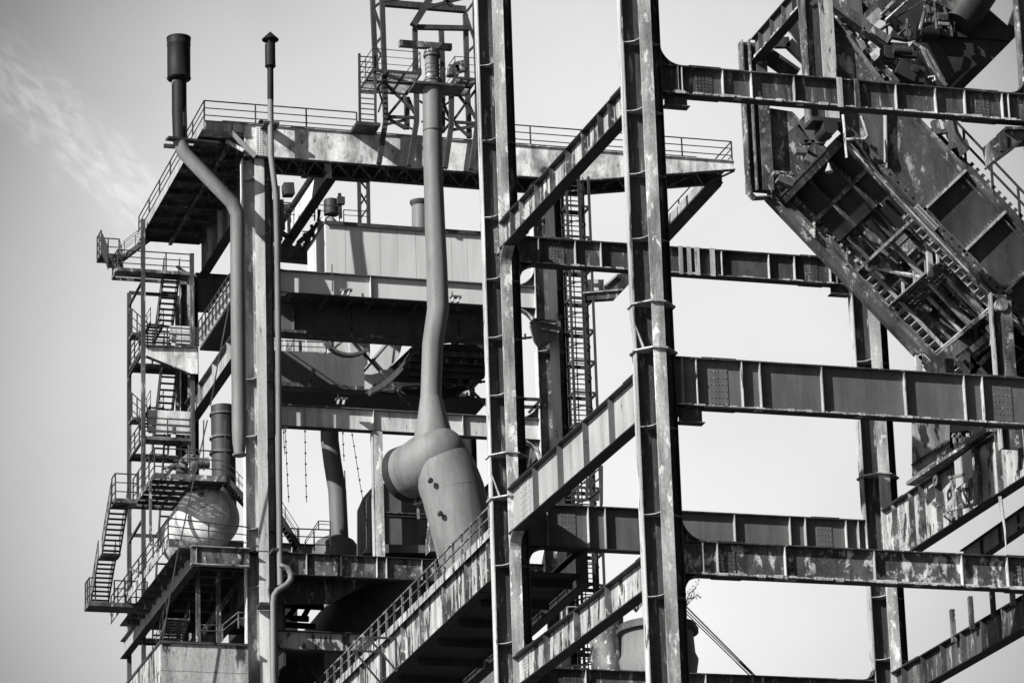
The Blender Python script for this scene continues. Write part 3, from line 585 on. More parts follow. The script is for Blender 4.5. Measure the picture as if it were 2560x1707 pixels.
s3_ = [P_('c', 1203, 880, 203.7), P_('c', 1208, 872, 203.7), P_('c', 1238, 882, 203.7), P_('c', 1258, 915, 203.7), P_('c', 1258, 950, 203.7), P_('c', 1232, 982, 203.7), P_('c', 1178, 1015, 203.7), P_('c', 1158, 1045, 203.7), P_('c', 1153, 1090, 203.7), P_('c', 1155, 1568, 203.7), P_('c', 1157, 1900, 203.7)]
v3 = pipe('bent_pipe', 'pale pipe bending like a hook off the thin vent pipe at the lower left', s3_, .165, 'pipe', 12)
# main grey pipe and elbow
ym = 201.0
mp = T('main_pipe', 'long grey pipe down the middle ending in a huge elbow over the railed girder', 'pipe', P_('g', 1080, 130, ym))
top = P_('d', 555, 520, ym)
b = MB(); b.tube([top, P_('d', 558, 860, ym), P_('d', 565, 1130, ym)], .545, 24); b.build('pipe_section', M['pipe'], mp, True)
b = MB(); b.tube([P_('d', 565, 1130, ym), P_('e', 1055, 150, ym), P_('e', 1066, 390, ym), P_('e', 1074, 660, ym), P_('e', 1042, 870, ym), P_('e', 1032, 1140, ym), P_('e', 1032, 1200, ym)], [.552, .575, .59, .61, .585, .575, .60], 24); b.build('pipe_section', M['pipe'], mp, True)
ct, cb = P_('e', 1032, 1195, ym), P_('e', 1045, 1400, ym)
b = MB(); b.tube([ct, lerp(ct, cb, .55), cb-Z*.35], [.615, .82, 1.1], 28); b.build('cone', M['pipe'], mp, True)
b = MB(); fz = P_('d', 558, 485, ym); ft = P_('d', 556, 320, ym)
b.lathe(fz, [(.5, -.35), (.5, 0), (.52, .02)], 20); b.build('pipe_neck', M['rust'], mp, True)
b = MB(); hh = ft.z-fz.z; b.lathe(fz, [(.41, 0), (.41, hh-.16), (.41, hh)], 20); b.lathe(fz, [(.43, -.1), (.54, -.1), (.54, -.02), (.43, -.02)], 20); b.lathe(fz+Z*(hh-.26), [(.42, 0), (.5, 0), (.5, .12), (.42, .12)], 20); b.lathe(fz+Z*hh, [(.40, -.1), (.47, 0), (.44, .08), (.2, .12), (.06, .14), (.06, .3), (.0, .32)], 20); b.build('capped_stub', M['rust'], mp, True)
b = MB()
for j in range(4): b.lathe(fz+Z*(.1+j*.26), [(.415, 0), (.43, .01), (.43, .04), (.415, .05)], 20)
for j in range(20): a_ = j*.31416; b.box(fz+V((math.cos(a_)*.46-.025, math.sin(a_)*.46-.025, hh-.3)), fz+V((math.cos(a_)*.46+.025, math.sin(a_)*.46+.025, hh-.1)))
stuff(b.build('bolts', M['rail'], mp))
b = MB(); p = P_('o', 750, 780, ym); b.box((p.x-1.4, ym-.7, p.z-.1), (p.x+1.5, ym+.9, p.z+.03)); b.build('collar_plate', M['web'], mp)
b = MB(); p = P_('d', 562, 797, ym); b.lathe(p, [(.55, 0), (.6, .0), (.6, .06), (.55, .06)], 24); b.build('band', M['web'], mp, True)
# elbow: lower leg and left stub
kn = P_('g', 1085, 200, ym)
l1 = P_('g', 1152, 430, ym-.3); l2 = P_('g', 1240, 800, ym-.4); l3 = P_('g', 1330, 1130, ym-.4); l4 = P_('g', 1440, 1480, ym); l5 = P_('g', 1500, 1700, ym)
b = MB(); b.tube([P_('g', 1062, 215, ym), P_('g', 1080, 255, ym), P_('g', 1108, 320, ym-.1), l1, l2, l3, l4, l5], [1.55, 1.66, 1.75, 1.74, 1.66, 1.6, 1.6, 1.4], 36); b.build('elbow_leg', M['pipe'], mp, True)
b = MB(); s_a, s_b = P_('g', 940, 290, ym+.8), P_('g', 890, 312, ym+1.45); dd = (s_b-s_a).normalized()
b.tube([P_('g', 1062, 215, ym), P_('g', 985, 262, ym+.45), P_('g', 940, 290, ym+.8), s_b], [1.62, 1.6, 1.56, 1.52], 36); b.lathe(P_('g', 1062, 215, ym), [(1.64*math.cos(a_), 1.64*math.sin(a_)) for a_ in [-1.57+.157*i for i in range(21)]], 36, Z, False); b.build('elbow_stub', M['pipe'], mp, True)
b = MB(); b.tube([s_b, s_b+dd*.5], [1.56, 1.58], 36); b.build('stub_collar', M['black'], mp, True)
for c_, a_, b_ in (('g', 1018, 358), ('g', 1076, 555)):
    b = MB(); p = P_(c_, a_, b_, ym-1.72); b.lathe(p, [(.13, -.2), (.16, .0), (.1, .06), (.0, .06)], 8, -Y); b.build('socket', M['black'], mp)
b = MB(); b.lathe(l1, [(1.745, -.02), (1.745, .02)], 36, (l2-l1).normalized(), False); b.build('weld_seam', M['pipe'], mp, True)
# valve under the stub
vl = T('valve', 'small flanged valve cluster under the pipe elbow stub', 'valve', P_('g', 940, 520, 202.3))
yy = 202.6
for (c_, x0_, y0_, x1_, y1_, r_) in (('g', 915, 400, 930, 440, .06), ('g', 905, 455, 975, 440, .14), ('g', 925, 460, 935, 510, .16), ('g', 955, 450, 960, 515, .16), ('g', 910, 500, 985, 490, .08), ('g', 945, 510, 950, 590, .12), ('g', 905, 405, 925, 395, .05)):
    b = MB(); b.tube([K(c_, x0_, y0_, Y=yy), K(c_, x1_, y1_, Y=yy)], r_, 8); b.build('valve_body', M['rust'], vl, True)
for x_, y_ in ((935, 458), (965, 450), (940, 508), (960, 500)):
    b = MB(); b.lathe(K('g', x_, y_, Y=yy), [(.26, 0), (.26, .06)], 10); b.build('flange', M['flange'], vl)
b = MB(); b.tube([K('g', 885, 412, Y=yy), K('g', 925, 396, Y=yy)], .05, 6); b.build('hand_lever', M['pale'], vl)
# grey hopper behind the post
hp_ = T('hopper', 'grey flared hopper box behind the hanging post, shaded by the elbow', 'hopper', K('g', 800, 780, Y=207.2))
def quad_prism(c, pts, y0, y1): 
    b = MB(); A = [K(c, a, b_, Y=y0) for a, b_ in pts]; b.prism([p+Y*(y1-y0)/2 for p in A], Y*(y1-y0)); return b
quad_prism('g', [(655, 455), (690, 375), (900, 375), (1000, 460), (1000, 730), (1040, 790), (625, 790), (655, 740)], 207.0, 210.0).build('hopper_shell', M['panel'], hp_)
quad_prism('g', [(660, 740), (1040, 740), (1060, 790), (620, 790)], 206.6, 210.4).build('hopper_foot', M['panel'], hp_)
quad_prism('g', [(1015, 620), (1080, 620), (1080, 780), (1015, 780)], 205.5, 206.5).build('rusted_box', M['rust'], hp_)
# ------------------------------------------------------------------ railed girder running back from the left tall column
zg = 52.72; yG0, yG1 = YB+HC+.05, 214.0
def fromA(pts): return [yG1-K(c, a, b_, X=cxB-.3).y for c, a, b_ in pts]
rg_ = girder('railed_girder', 'railed girder slanting from the left tall column down to the bottom edge', (cxB, yG1, zg), (cxB, yG0, zg), 2.35, .5, stiff=fromA([('g', 590, 1550), ('g', 720, 1480), ('g', 835, 1380), ('g', 945, 1280), ('g', 1080, 1170), ('g', 1215, 1050), ('g', 1345, 870)]), mw='peel', ms='rust', mf='web', side=1, group=GY, splice=[(fromA([('g', 1250, 980)])[0], 1.3)], rn=(4, 9))
railing(rg_, [(cxB-.28, yG1, zg-.3), (cxB-.28, yG0+1.4, zg-.3)], 1.45, 1.62, 1, .06, 'rust')
b = MB(); b.bar((cxB-.3, yG1, zg-.12), (cxB-.3, yG0+1.0, zg-.12), .02, .42); b.build('toe_plate', M['peel'], rg_)
for a_, b_ in ((690, 1380), (780, 1300)):
    p = K('g', a_+30, b_, X=cxB-.3); b = MB(); b.bar(p, p-X*1.5, .1, .1); b.bar(p-Z*1.7, p-X*1.45, .09, .09); b.bar(p, p-Z*1.75, .1, .1); b.build('bracket', M['rail'], rg_)
sof = K('j', 590, 735, Y=YB+1.0)
fl = T('floor_platform', 'dark floor plate behind the two tall columns, seen from underneath', 'platform', (cxB+4, 190, 50.4))
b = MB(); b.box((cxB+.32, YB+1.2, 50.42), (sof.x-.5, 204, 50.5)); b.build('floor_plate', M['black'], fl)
for i in range(8):
    b = MB(); y = YB+2.5+i*3.9; b.bar((cxB+.34, y, 50.25), (sof.x-.52, y, 50.25), .14, .34); b.build('floor_joist', M['black'], fl)
girder('floor_girder', 'dark girder along the far side of the floor plate behind the tall columns', (sof.x-.2, 204, 51.9), (sof.x-.2, YB+1, 51.9), 1.9, .5, stiff=[5, 10, 15, 20, 25], mw='black', mf='black', ms='web', side=1)
# ------------------------------------------------------------------ pale shed on the furnace top
ysh = 206.5
A_, B_ = K('e', 398, 130, Y=ysh), K('e', 1420, 200, Y=ysh); zsh0 = 76.6; zsh1 = A_.z-.1
shd = T('shed', 'pale grey sheet-metal shed on the furnace top between the columns', 'shed', (A_.x+5, ysh, zsh0))
seams = [398, 515, 612, 725, 830, 940, 1045, 1155, 1250, 1345, 1440]
for s0_, s1_ in zip(seams[:-1], seams[1:]):
    a, c = K('e', s0_, 300, Y=ysh).x, K('e', s1_, 310, Y=ysh).x
    b = MB(); b.box((a+.008, ysh+random.uniform(-.006, .006), zsh0), (c-.008, ysh+.05, zsh1)); b.build('wall_panel', M['shed'], shd)
xe = K('e', 1440, 310, Y=ysh).x
b = MB(); b.box((A_.x+.02, ysh+.06, zsh0), (xe-.02, ysh+.1, zsh1-.02)); b.build('inner_wall', M['panel'], shd)
dsh = 4.4
b = MB(); b.prism([(A_.x-.03, ysh+.02, zsh0), (A_.x-.03, ysh+dsh, zsh0), (A_.x-.03, ysh+dsh, zsh1-.1), (A_.x-.03, ysh+.02, zsh1)], X*.05); b.build('side_wall', M['shed'], shd)
b = MB(); b.box((A_.x-.12, ysh-.14, zsh1), (xe, ysh+dsh+.1, zsh1+.07)); b.build('roof', M['panel'], shd)
b = MB(); b.box((A_.x-.12, ysh-.17, zsh1-.12), (xe, ysh-.142, zsh1+.1)); b.build('gutter', M['rail'], shd)
st_ = pipe('small_stack', 'short grey stack with a rim behind the shed roof, left of the long pipe', [K('e', 965, 20, Y=214), K('e', 968, 400, Y=214)], .5, 'pipe', 18, 'stack')
b = MB(); b.lathe(K('e', 965, 20, Y=214), [(.5, -.2), (.62, 0), (.62, .12), (.5, .12)], 18); b.build('rim', M['rail'], st_, True)
eq = T('tank', 'small roof tank with pipework and railing behind the left end of the shed', 'tank', K('e', 400, 130, Y=215))
b = MB(); b.lathe(K('e', 405, 180, Y=215), [(.6, -.5), (.6, .5), (.45, .7), (.2, .8)], 16); b.build('shell', M['flange'], eq, True)
b = MB(); b.lathe(K('e', 430, 90, Y=216), [(.45, 0), (.45, .9), (.4, .95)], 14); b.build('cap', M['rail'], eq, True)
for x_ in (480, 490): b = MB(); b.bar(K('e', x_, 110, Y=214.5), K('e', x_-5, -40, Y=214.5), .1, .1); b.build('post', M['rail'], eq)
b = MB(); b.box(K('e', 470, 20, Y=214.3), K('e', 505, -10, Y=214.6)); b.build('lamp_box', M['rail'], eq)
zr = zsh1+.08
rr = T('roof_railing', 'railing along the shed roof near its left end', 'railing', K('e', 500, 120, Y=214.2))
p = K('e', 350, 125, Y=214.2); q = K('e', 480, 100, Y=214.2); q2 = K('e', 660, 120, Y=214.2)
railing(rr, [p, V((q.x, 214.2, p.z))], 1.0, 1.2, 1, .03); railing(rr, [V((K('e', 505, 110, Y=214.2).x, 214.2, p.z-.1)), V((q2.x, 214.2, p.z-.1))], .9, 1.6, 1, .03)
lt = T('lattice_mast', 'dark lattice mast standing behind the shed roof, left of the short stack', 'mast', K('e', 625, 130, Y=218))
for x_ in (602, 656): b = MB(); b.bar(K('e', x_, 180, Y=218), K('e', x_-6, -170, Y=218), .2, .2, Y); b.build('leg', M['rail'], lt)
for y0_, y1_ in ((120, 40), (40, -50), (-50, 40), (-120, -50)): b = MB(); b.bar(K('e', 600, y0_, Y=218), K('e', 655, y1_, Y=218), .1, .1, Y); b.build('brace', M['rail'], lt)
b = MB(); b.bar(K('e', 250, -150, Y=218), K('e', 660, -120, Y=218), .3, .3, Y); b.build('crossbeam', M['rail'], lt)
# machinery silhouettes left of the shed, under the slanting girder
mc = T('winding_gear', 'dark pulleys, ladders and pipework to the left of the shed', 'machinery', K('e', 250, 300, Y=213))
for x0_, y0_, x1_, y1_, r_ in ((310, 150, 345, 330, .09), (345, 140, 240, 330, .12), (230, 260, 320, 180, .15), (270, 200, 290, 350, .08), (295, 190, 300, 350, .08), (240, 300, 300, 300, .14), (130, 0, 140, 180, .12), (65, 20, 70, 330, .12), (35, 120, 80, 200, .16), (30, 250, 75, 200, .15), (360, 60, 350, 130, .08), (215, 320, 235, 270, .2), (180, 340, 200, 280, .15)):
    b = MB(); b.bar(K('e', x0_, y0_, Y=213), K('e', x1_, y1_, Y=213), r_*1.8, r_*1.8, Y); b.build('rod', M['rail'], mc)
for x_, y_ in ((62, 140), (48, 60)): b = MB(); b.lathe(K('e', x_, y_, Y=212.8), [(.1, 0), (.75, .02), (.75, .2), (.1, .22)], 18, Y); b.build('pulley', M['rail'], mc, True)
for x0_, y0_, x1_, y1_, r_ in ((20, -60, 30, 330, .22), (100, -80, 110, 330, .18), (20, 60, 240, 40, .2), (30, 230, 130, 225, .25), (20, 320, 300, 345, .4), (140, -60, 200, -60, .4), (180, 120, 260, 130, .12), (110, 180, 200, 250, .14)):
    b = MB(); b.bar(K('e', x0_, y0_, Y=215.5), K('e', x1_, y1_, Y=215.5), r_*1.8, r_*1.8, Y); b.build('rod', M['rail'], mc)
railing(mc, [K('e', 125, 110, Y=214.5), K('e', 330, 125, Y=214.5)], 1.0, 1.2, 2, .042)
for i in range(9): b = MB(); b.bar(K('e', 255, 190+i*18, Y=212.6), K('e', 300, 192+i*18, Y=212.6), .06, .06); b.build('rung', M['rail'], mc)
# ------------------------------------------------------------------ furnace top platform (deep shade)
ft = T('furnace_platform', 'deep shaded round platform of the furnace top under the grey girder', 'platform', (54, 212, 74))
xL, xR = K('e', 60, 700, Y=209).x, K('e', 1400, 700, Y=209).x
zt1, zb1 = K('e', 400, 640, Y=209).z, K('e', 400, 815, Y=209).z
b = MB(); b.box((xL, 209.0, zb1), (xR, 209.05, zt1)); b.build('upper_band', M['panel'], ft)
b = MB(); b.box((cxC+1, 206.3, zt1), (xR+1, 209.2, zt1+.06)); b.build('upper_soffit', M['web'], ft)
for x_ in (400, 545, 680, 815, 950): p = K('e', x_+20, 590, Y=206.4); b = MB(); b.bar((p.x, 206.4, zt1-.12), (p.x, 208.95, zt1-.3), .06, .25); b.build('rib', M['panel'], ft)
for x_ in (200, 535, 918, 1180): p = K('e', x_, 700, Y=208.9); b = MB(); b.box((p.x-.03, 208.75, zb1), (p.x+.03, 208.99, zt1-.4)); b.build('rib', M['panel'], ft)
b = MB(); b.box((xL, 208.4, zb1-.16), (K('e', 1000, 860, Y=209).x, 209.6, zb1-.01)); b.build('band_flange', M['web'], ft)
b = MB(); p, q = K('e', 990, 862, Y=208.6), K('e', 1370, 812, Y=208.6); b.bar(p, q, .5, .26); b.build('band_flange', M['web'], ft)
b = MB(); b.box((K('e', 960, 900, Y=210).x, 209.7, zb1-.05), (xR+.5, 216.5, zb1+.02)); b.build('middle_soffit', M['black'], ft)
for k in range(5): b = MB(); y = 210.3+k*1.3; b.bar((K('e', 900, 900, Y=y).x, y, zb1-.2), (xR+.5, y, zb1-.2), .16, .26); b.build('soffit_joist', M['web'], ft)
zt2, zb2 = K('e', 400, 925, Y=216.5).z, K('e', 400, 1125, Y=216.5).z
xm = K('e', 650, 1000, Y=216.5).x; xL4 = K('e', 30, 1000, Y=216.5).x
b = MB(); b.box((xL4, 216.5, zb2), (xm, 216.55, zt2)); b.build('lower_band', M['panel'], ft)
b = MB(); b.box((xL4, 216.0, zb2-.25), (xm+.2, 216.9, zb2-.005)); b.build('band_flange', M['web'], ft)
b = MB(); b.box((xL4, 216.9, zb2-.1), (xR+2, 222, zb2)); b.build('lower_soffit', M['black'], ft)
b = MB(); b.prism([K('e', 640, 1145, Y=216.8), K('e', 930, 870, Y=216.8), K('e', 1360, 870, Y=216.8), K('e', 1360, 1050, Y=216.8), K('e', 1290, 1130, Y=216.8), K('e', 1120, 1200, Y=216.8)], Y*.1); b.build('shade_fill', M['black'], ft)  # black sheet added to fill the dark gap; shade put into its colour
# curved ring flanges
def ring(cpts, y, t, wid, m, name='ring_flange'):
    b = MB(); pts = [K('e', a, c_, Y=y) for a, c_ in cpts]; b.strip(pts, t, Y*wid); b.build(name, M[m], ft)
ring([(375, 835), (390, 865), (420, 900), (465, 930), (510, 943), (560, 945), (610, 932), (648, 912)], 214.6, .16, .5, 'panel')
ring([(930, 870), (905, 915), (870, 965), (825, 1020), (770, 1075), (715, 1120), (655, 1145)], 214.2, .3, .7, 'panel')
b = MB(); b.prism([K('e', 632, 1010, Y=215.5), K('e', 750, 860, Y=215.5), K('e', 860, 860, Y=215.5), K('e', 840, 940, Y=215.5), K('e', 730, 1075, Y=215.5), K('e', 660, 1140, Y=215.5), K('e', 632, 1140, Y=215.5)], Y*.05); b.build('inner_skirt', M['shed'], ft)
for x0_, y0_, x1_, y1_ in ((630, 1030, 780, 860), (815, 860, 800, 980), (1100, 980, 1370, 1240), (1115, 975, 1250, 1110), (560, 850, 910, 1240), (550, 845, 640, 950), (500, 850, 440, 900), (1130, 1130, 1350, 1070), (640, 1160, 960, 1120), (1280, 1140, 1370, 1040)):
    b = MB(); b.bar(K('e', x0_, y0_, Y=215), K('e', x1_, y1_, Y=215), .12, .18, Y); b.build('brace', M['web'], ft)
for x_, y_ in ((1330, 1105), (1250, 1195), (1600, 840)):
    b = MB(); p = K('e', x_, y_, Y=214); b.bar(p-X*.5, p+X*.4+Z*.15, .12, .12); b.bar(p, p+Z*.35, .1, .1); b.build('lamp_bracket', M['rail'], ft)
# panelled balustrade seen between the bands
bal = T('panelled_balustrade', 'bright panelled balustrade glimpsed between the dark bands of the furnace top', 'balustrade', K('e', 225, 920, Y=218))
for i in range(5):
    b = MB(); p = K('e', 20+i*130, 835+i*4, Y=218); q = K('e', 145+i*130, 920+i*6, Y=218); b.box((p.x, 218, q.z), (q.x, 218.04, p.z)); b.build('panel', M['white'], bal)
railing(bal, [K('e', 10, 925, Y=217.8), K('e', 400, 940, Y=217.8)], 1.9, 1.6, 2, .035)
for i in range(3): p = K('e', 170+i*100, 955+i*5, Y=217.6); b = MB(); b.bar(p-Z*.5, p+Z*.5, .09, .3); b.build('bracket', M['pale'], bal)
# floodlights on the girders
for j, (x_, y_, lab) in enumerate(((520, 545, 'pair of small floodlights on the grey girder left of the long pipe'), (1180, 585, 'pair of small floodlights on the grey girder right of the long pipe'), (492, 1200, 'small floodlights on the pale girder above the hanging cables'))):
    p = K('e', x_, y_, Y=204.95); f_ = T('floodlight', lab, 'floodlight', p, 'floodlights clamped to the furnace girders')
    b = MB(); b.obox(p, X*.32, Y*.2, Z*.05); b.build('lamp_plate', M['rust'], f_)
    for s in (-.18, .14): b = MB(); b.bar(p+V((s, -.1, -.05)), p+V((s-.12, -.3, -.42)), .13, .1); b.build('lamp_tube', M['pale'], f_)
    b = MB(); b.bar(p+V((-.8 if j == 0 else -.2, 0, -.1)), p+V((-.8 if j == 0 else -.2, 0, 1.5 if j == 0 else .3)), .05, .05); b.build('stem', M['rail'], f_)
# ------------------------------------------------------------------ cables with beads
def cable(label, c, x0_, y0_, x1_, y1_, y, beads=True, r=.02):
    p, q = K(c, x0_, y0_, Y=y), K(c, x1_, y1_, Y=y); o = T('hanging_cable', label, 'cable', q, 'cables hung with beads between the furnace girders' if beads else None)
    b = MB(); b.tube([p, lerp(p, q, .5)-X*.02, q], r, 5); b.build('wire', M['rail'], o)
    if beads:
        b = MB(); n = int((p-q).length/.62)
        for i in range(n): b.lathe(lerp(p, q, (i+.5)/n)-Z*.06, [(.0, 0), (.055, .03), (.055, .1), (.0, .13)], 6)
        stuff(b.build('beads', M['rail'], o))
for lab, a in (('beaded cable nearest the thin vent pipe, the short one', (140, 30, 148, 205, 207.5)), ('second beaded cable from the thin vent pipe', (150, 30, 172, 490, 207.7)), ('beaded cable hanging straight midway between vent pipe and curved duct', (268, 35, 278, 490, 207.5)), ('short beaded cable just right of the curved duct', (493, 45, 502, 245, 207.5)), ('long slanting beaded cable right of the curved duct', (545, 55, 645, 660, 207.5))):
    cable(lab, 'g', *a)
cable('thin double wire in front of the curved duct', 'g', 505, 300, 528, 770, 207, False, .035)
for lab, c, a in (('rope slanting down past the drum end of the tank on the left', 'c', (760, 0, 600, 720, 203.2)), ('rope hanging from the lower platform to the clad wall', 'c', (590, 750, 490, 1330, 203.2)), ('vertical rope left of the vent pipe nozzle', 'c', (868, 0, 868, 210, 209)), ('chain hanging beside the dark duct at left', 'c', (738, 0, 738, 300, 210))):
    cable(lab, c, *a, False, .04)
cable('knotted rope on the pale girder running back beside the vent pipe', 'b', 1060, 480, 930, 1180, 209, False, .04)
# ------------------------------------------------------------------ ducts behind
d1 = pipe('riveted_duct', 'dark upright duct with flange rings behind the vent pipe nozzle', [K('c', 852, -80, Y=214), K('c', 858, 330, Y=214), K('c', 865, 600, Y=214)], .7, 'black', 22, 'duct')
for y_ in (-30, 110, 200): b = MB(); b.lathe(K('c', 853, y_, Y=214), [(.7, -.06), (.79, -.06), (.79, .06), (.7, .06)], 22); b.build('flange_ring', M['web'], d1, True)
d2 = pipe('curved_duct', 'dark curved duct between the beaded cables', [K('c', 1487, -20, Y=219), K('c', 1490, 120, Y=219), K('c', 1508, 260, Y=219), K('c', 1535, 420, Y=219), K('c', 1548, 700, Y=219)], .54, 'panel', 20, 'duct')
b = MB(); c_ = K('c', 1525, 790, Y=219); b.lathe(c_, [(1.4, -.6), (1.4, 0), (1.32, .36), (1.1, .68), (.75, .9), (.5, 1.0)], 26); o = b.build('dome', M['panel'], None, True); tag(o, 'dark domed cap under the curved duct behind a railing', 'dome')
d3 = T('inclined_duct', 'huge dark inclined duct slanting below the low girders in the bottom left middle', 'duct', K('g', 600, 1100, Y=214))
b = MB(); b.tube([K('g', 1050, 930, Y=210), K('g', 640, 1140, Y=214), K('g', 420, 1400, Y=219), K('g', 300, 1650, Y=223)], 2.1, 30); b.build('duct_shell', M['panel'], d3, True)
d4 = T('bottom_duct', 'pale rounded duct end at the bottom edge behind a small railing', 'duct', K('g', 250, 1600, Y=216))
b = MB(); b.tube([K('g', 150, 1470, Y=218), K('g', 480, 1440, Y=214)], 1.3, 26); b.build('duct_shell', M['pipe'], d4, True)
b = MB(); b.lathe(K('g', 190, 1640, Y=213), [(.1, 0), (1.5, .02), (1.5, .8), (.1, .82)], 26, -Y); b.build('round_cover', M['black'], d4, True)
rl = T('walkway_railing', 'small railing in front of the pale duct at the bottom edge', 'railing', K('g', 230, 1500, Y=209))
railing(rl, [K('g', 110, 1520, Y=209), K('g', 370, 1545, Y=209)], 1.1, .62, 0, .03)
ut = T('underfloor_walkway', 'dark cross beams and grating under the streaked girder at lower left', 'walkway', K('g', 200, 1170, Y=213))
for x0_, y0_, x1_, y1_ in ((80, 1100, 380, 1115), (90, 1215, 330, 1230), (160, 1180, 220, 1110), (180, 1180, 290, 1185), (120, 1120, 140, 1200), (300, 1100, 250, 1190)): b = MB(); b.bar(K('g', x0_, y0_, Y=213), K('g', x1_, y1_, Y=213), .3, .25, Y); b.build('cross_beam', M['black'], ut)
b = MB(); b.prism([K('g', 100, 940, Y=207.5), K('g', 700, 940, Y=207.5), K('g', 420, 1095, Y=207.5), K('g', 100, 1095, Y=207.5)], Y*.2); b.build('shade_sheet', M['web'], ut)  # dark sheet standing in for the shaded depth under the girder
b = MB(); b.box((48.6, 208, 54.6), (48.75, 222, 60.2)); b.build('side_wall', M['black'], ut)  # added wall hidden behind the column, keeps the sun off the inclined duct
b = MB(); b.box((47.95, 206.5, 60.1), (61, 214, 60.2)); b.build('floor_plate', M['black'], ut)  # added plate: blocks sun above the inclined duct and darkens under the girder
# stair railings seen left of the curved duct, and platform railing by the dome
sr = T('back_stair', 'dark flight of stairs behind the thin vent pipe, descending to the dome', 'stairs', K('g', 200, 760, Y=212))
stair(sr, K('g', 225, 760, Y=211), K('g', 60, 500, Y=211), Y*.8, 12, mt='rail')
railing(sr, [K('g', 130, 770, Y=212), K('g', 420, 780, Y=212)], 1.25, 1.0, 2, .042); railing(sr, [K('g', 270, 770, Y=213), K('g', 350, 650, Y=213), K('g', 420, 655, Y=213)], .5, 1.0, 1, .03)
# ------------------------------------------------------------------ stair tower at the left
yS, yS2 = 221.0, 225.4
xa = K('b', 450, 700, Y=yS).x; xb = K('b', 800, 700, Y=yS).x
zz = [K('b', 300, 200, Y=yS).z, K('b', 600, 752, Y=yS).z, K('b', 600, 1405, Y=yS).z, K('c', 480, 330, Y=208).z-5.0, K('c', 480, 1330, Y=yS).z]
stt = T('stair_tower', 'slim dark steel stair tower at the left edge of the furnace with stacked landings', 'stair tower', (xa+1.5, yS, 0))
for x_, y_, top_ in ((xa, yS, K('a', 355, 1230, Y=yS).z), (xa, yS2, zz[0]), (xb, yS, zz[0]+1.2), (xb, yS2, zz[0])):
    b = MB(); b.bar((x_, y_, 0), (x_, y_, top_), .24, .24, Y); b.build('post', M['web'], stt)
for i, z in enumerate(zz[:4]):
    x0_ = K('b', 262, 205, Y=yS).x if i == 0 else xa
    b = MB(); b.box((x0_, yS-.1, z-.2), (xb, yS-.02, z)); yR = yS+1.6 if i == 0 else yS2; b.box((x0_, yR+.02, z-.2), (xb, yR+.1, z)); b.box((x0_, yS-.02, z-.2), (x0_+.1, yR+.02, z)); b.build('landing_frame', M['rust'], stt)
    b = MB(); b.box((x0_+.1, yS-.02, z-.08), (xb-.1, yS+1.3, z-.03)); b.build('landing_plate', M['rust'], stt)
    if i: b = MB(); b.box((x0_+.1, yS2-1.0, z-.08), (xb-.1, yS2, z-.03)); b.build('landing_plate', M['rust'], stt)
    railing(stt, [(x0_+.05, yR, z), (x0_+.05, yS, z), (xb-.1, yS, z)], 1.15, 1.4, 2, .042)
for i in range(4):
    za, zb_0 = zz[i+1] if i < 4 else 0, zz[i]
    if za > zb_0: continue
    xm_ = K('b', 640, 440, Y=yS+1).x
    stair(stt, (xm_, yS2-.2, za), (xm_, yS+.3, zb_0), X*.95, 17 if zb_0-za > 3 else 9)
stair(stt, (xm_, yS2-.2, zz[4]-2), (xm_, yS+.3, zz[3]), X*.95, 22)
for (y0_, y1_, t) in ((470, 285, 375), (970, 790, 930), (1568, 1420, 1530), (2150, 1980, 2100), (2700, 2540, 2650)):
    p, q = K('b', 333, y0_, Y=yS2), K('b', 440, y1_, Y=yS); b = MB(); b.bar((xa, yS2, p.z), (xa, yS, q.z), .13, .13); b.build('brace', M['rail'], stt)
    p = K('b', 345, t, Y=yS2); b = MB(); b.bar((xa, yS2, p.z), (xb, yS2, p.z), .13, .2); b.build('tie_beam', M['rail'], stt)
    p, q = K('b', 475, t-90, Y=yS2), K('b', 560, t-60, Y=yS2)
    b = MB(); b.bar((xb, yS2, p.z+1), (xb, yS, p.z-1.2), .13, .13); b.build('brace', M['rail'], stt)
# small half landings poking out at the left, with sloped rails
for y_ in (690, 1290):
    p = K('b', 350, y_, Y=yS2-.3); q = K('b', 440, y_, Y=yS2-.3)
    b = MB(); b.box((p.x, yS2-1.2, p.z-.15), (q.x, yS2-.1, p.z)); b.build('half_landing', M['rust'], stt)
    railing(stt, [(p.x, yS2-.1, p.z), (p.x, yS2-1.2, p.z), (q.x+.1, yS2-1.6, p.z-1.0)], 1.5, .5, 2, .042)
    p0 = K('b', 470, y_+50, Y=yS+.5); p1 = K('b', 545, y_-60, Y=yS+3.2)
    stair(stt, p0, (p1.x, yS+3, p0.z+2.2), X*.8, 7)
# pale sheets behind the landings, and the bracket plate under the middle one
for x0_, x1_, y0_, y1_ in ((640, 720, 605, 740), (724, 845, 610, 750), (485, 625, 1205, 1385), (630, 780, 1212, 1392)):
    p, q = K('b', x0_, y0_, Y=yS+.25), K('b', x1_, y1_, Y=yS+.25); h_ = (p.z-q.z)/3
    for k in range(3): b = MB(); b.box((p.x, yS+.2+.02*k, q.z+h_*k+.02), (q.x, yS+.25+.02*k, q.z+h_*(k+1)-.02)); b.build('sheet_panel', M['white'], stt)
b = MB(); b.prism([K('b', a, c_, Y=yS-.25) for a, c_ in ((470, 765), (838, 772), (838, 955), (775, 950), (470, 825))], Y*.06); b.build('bracket_plate', M['brush'], stt)
b = MB(); b.bar(K('b', 470, 757, Y=yS-.3), K('b', 838, 765, Y=yS-.3), .3, .1, Z); b.bar(K('b', 470, 830, Y=yS-.3), K('b', 780, 955, Y=yS-.3), .3, .06, Z); b.build('bracket_flange', M['web'], stt)
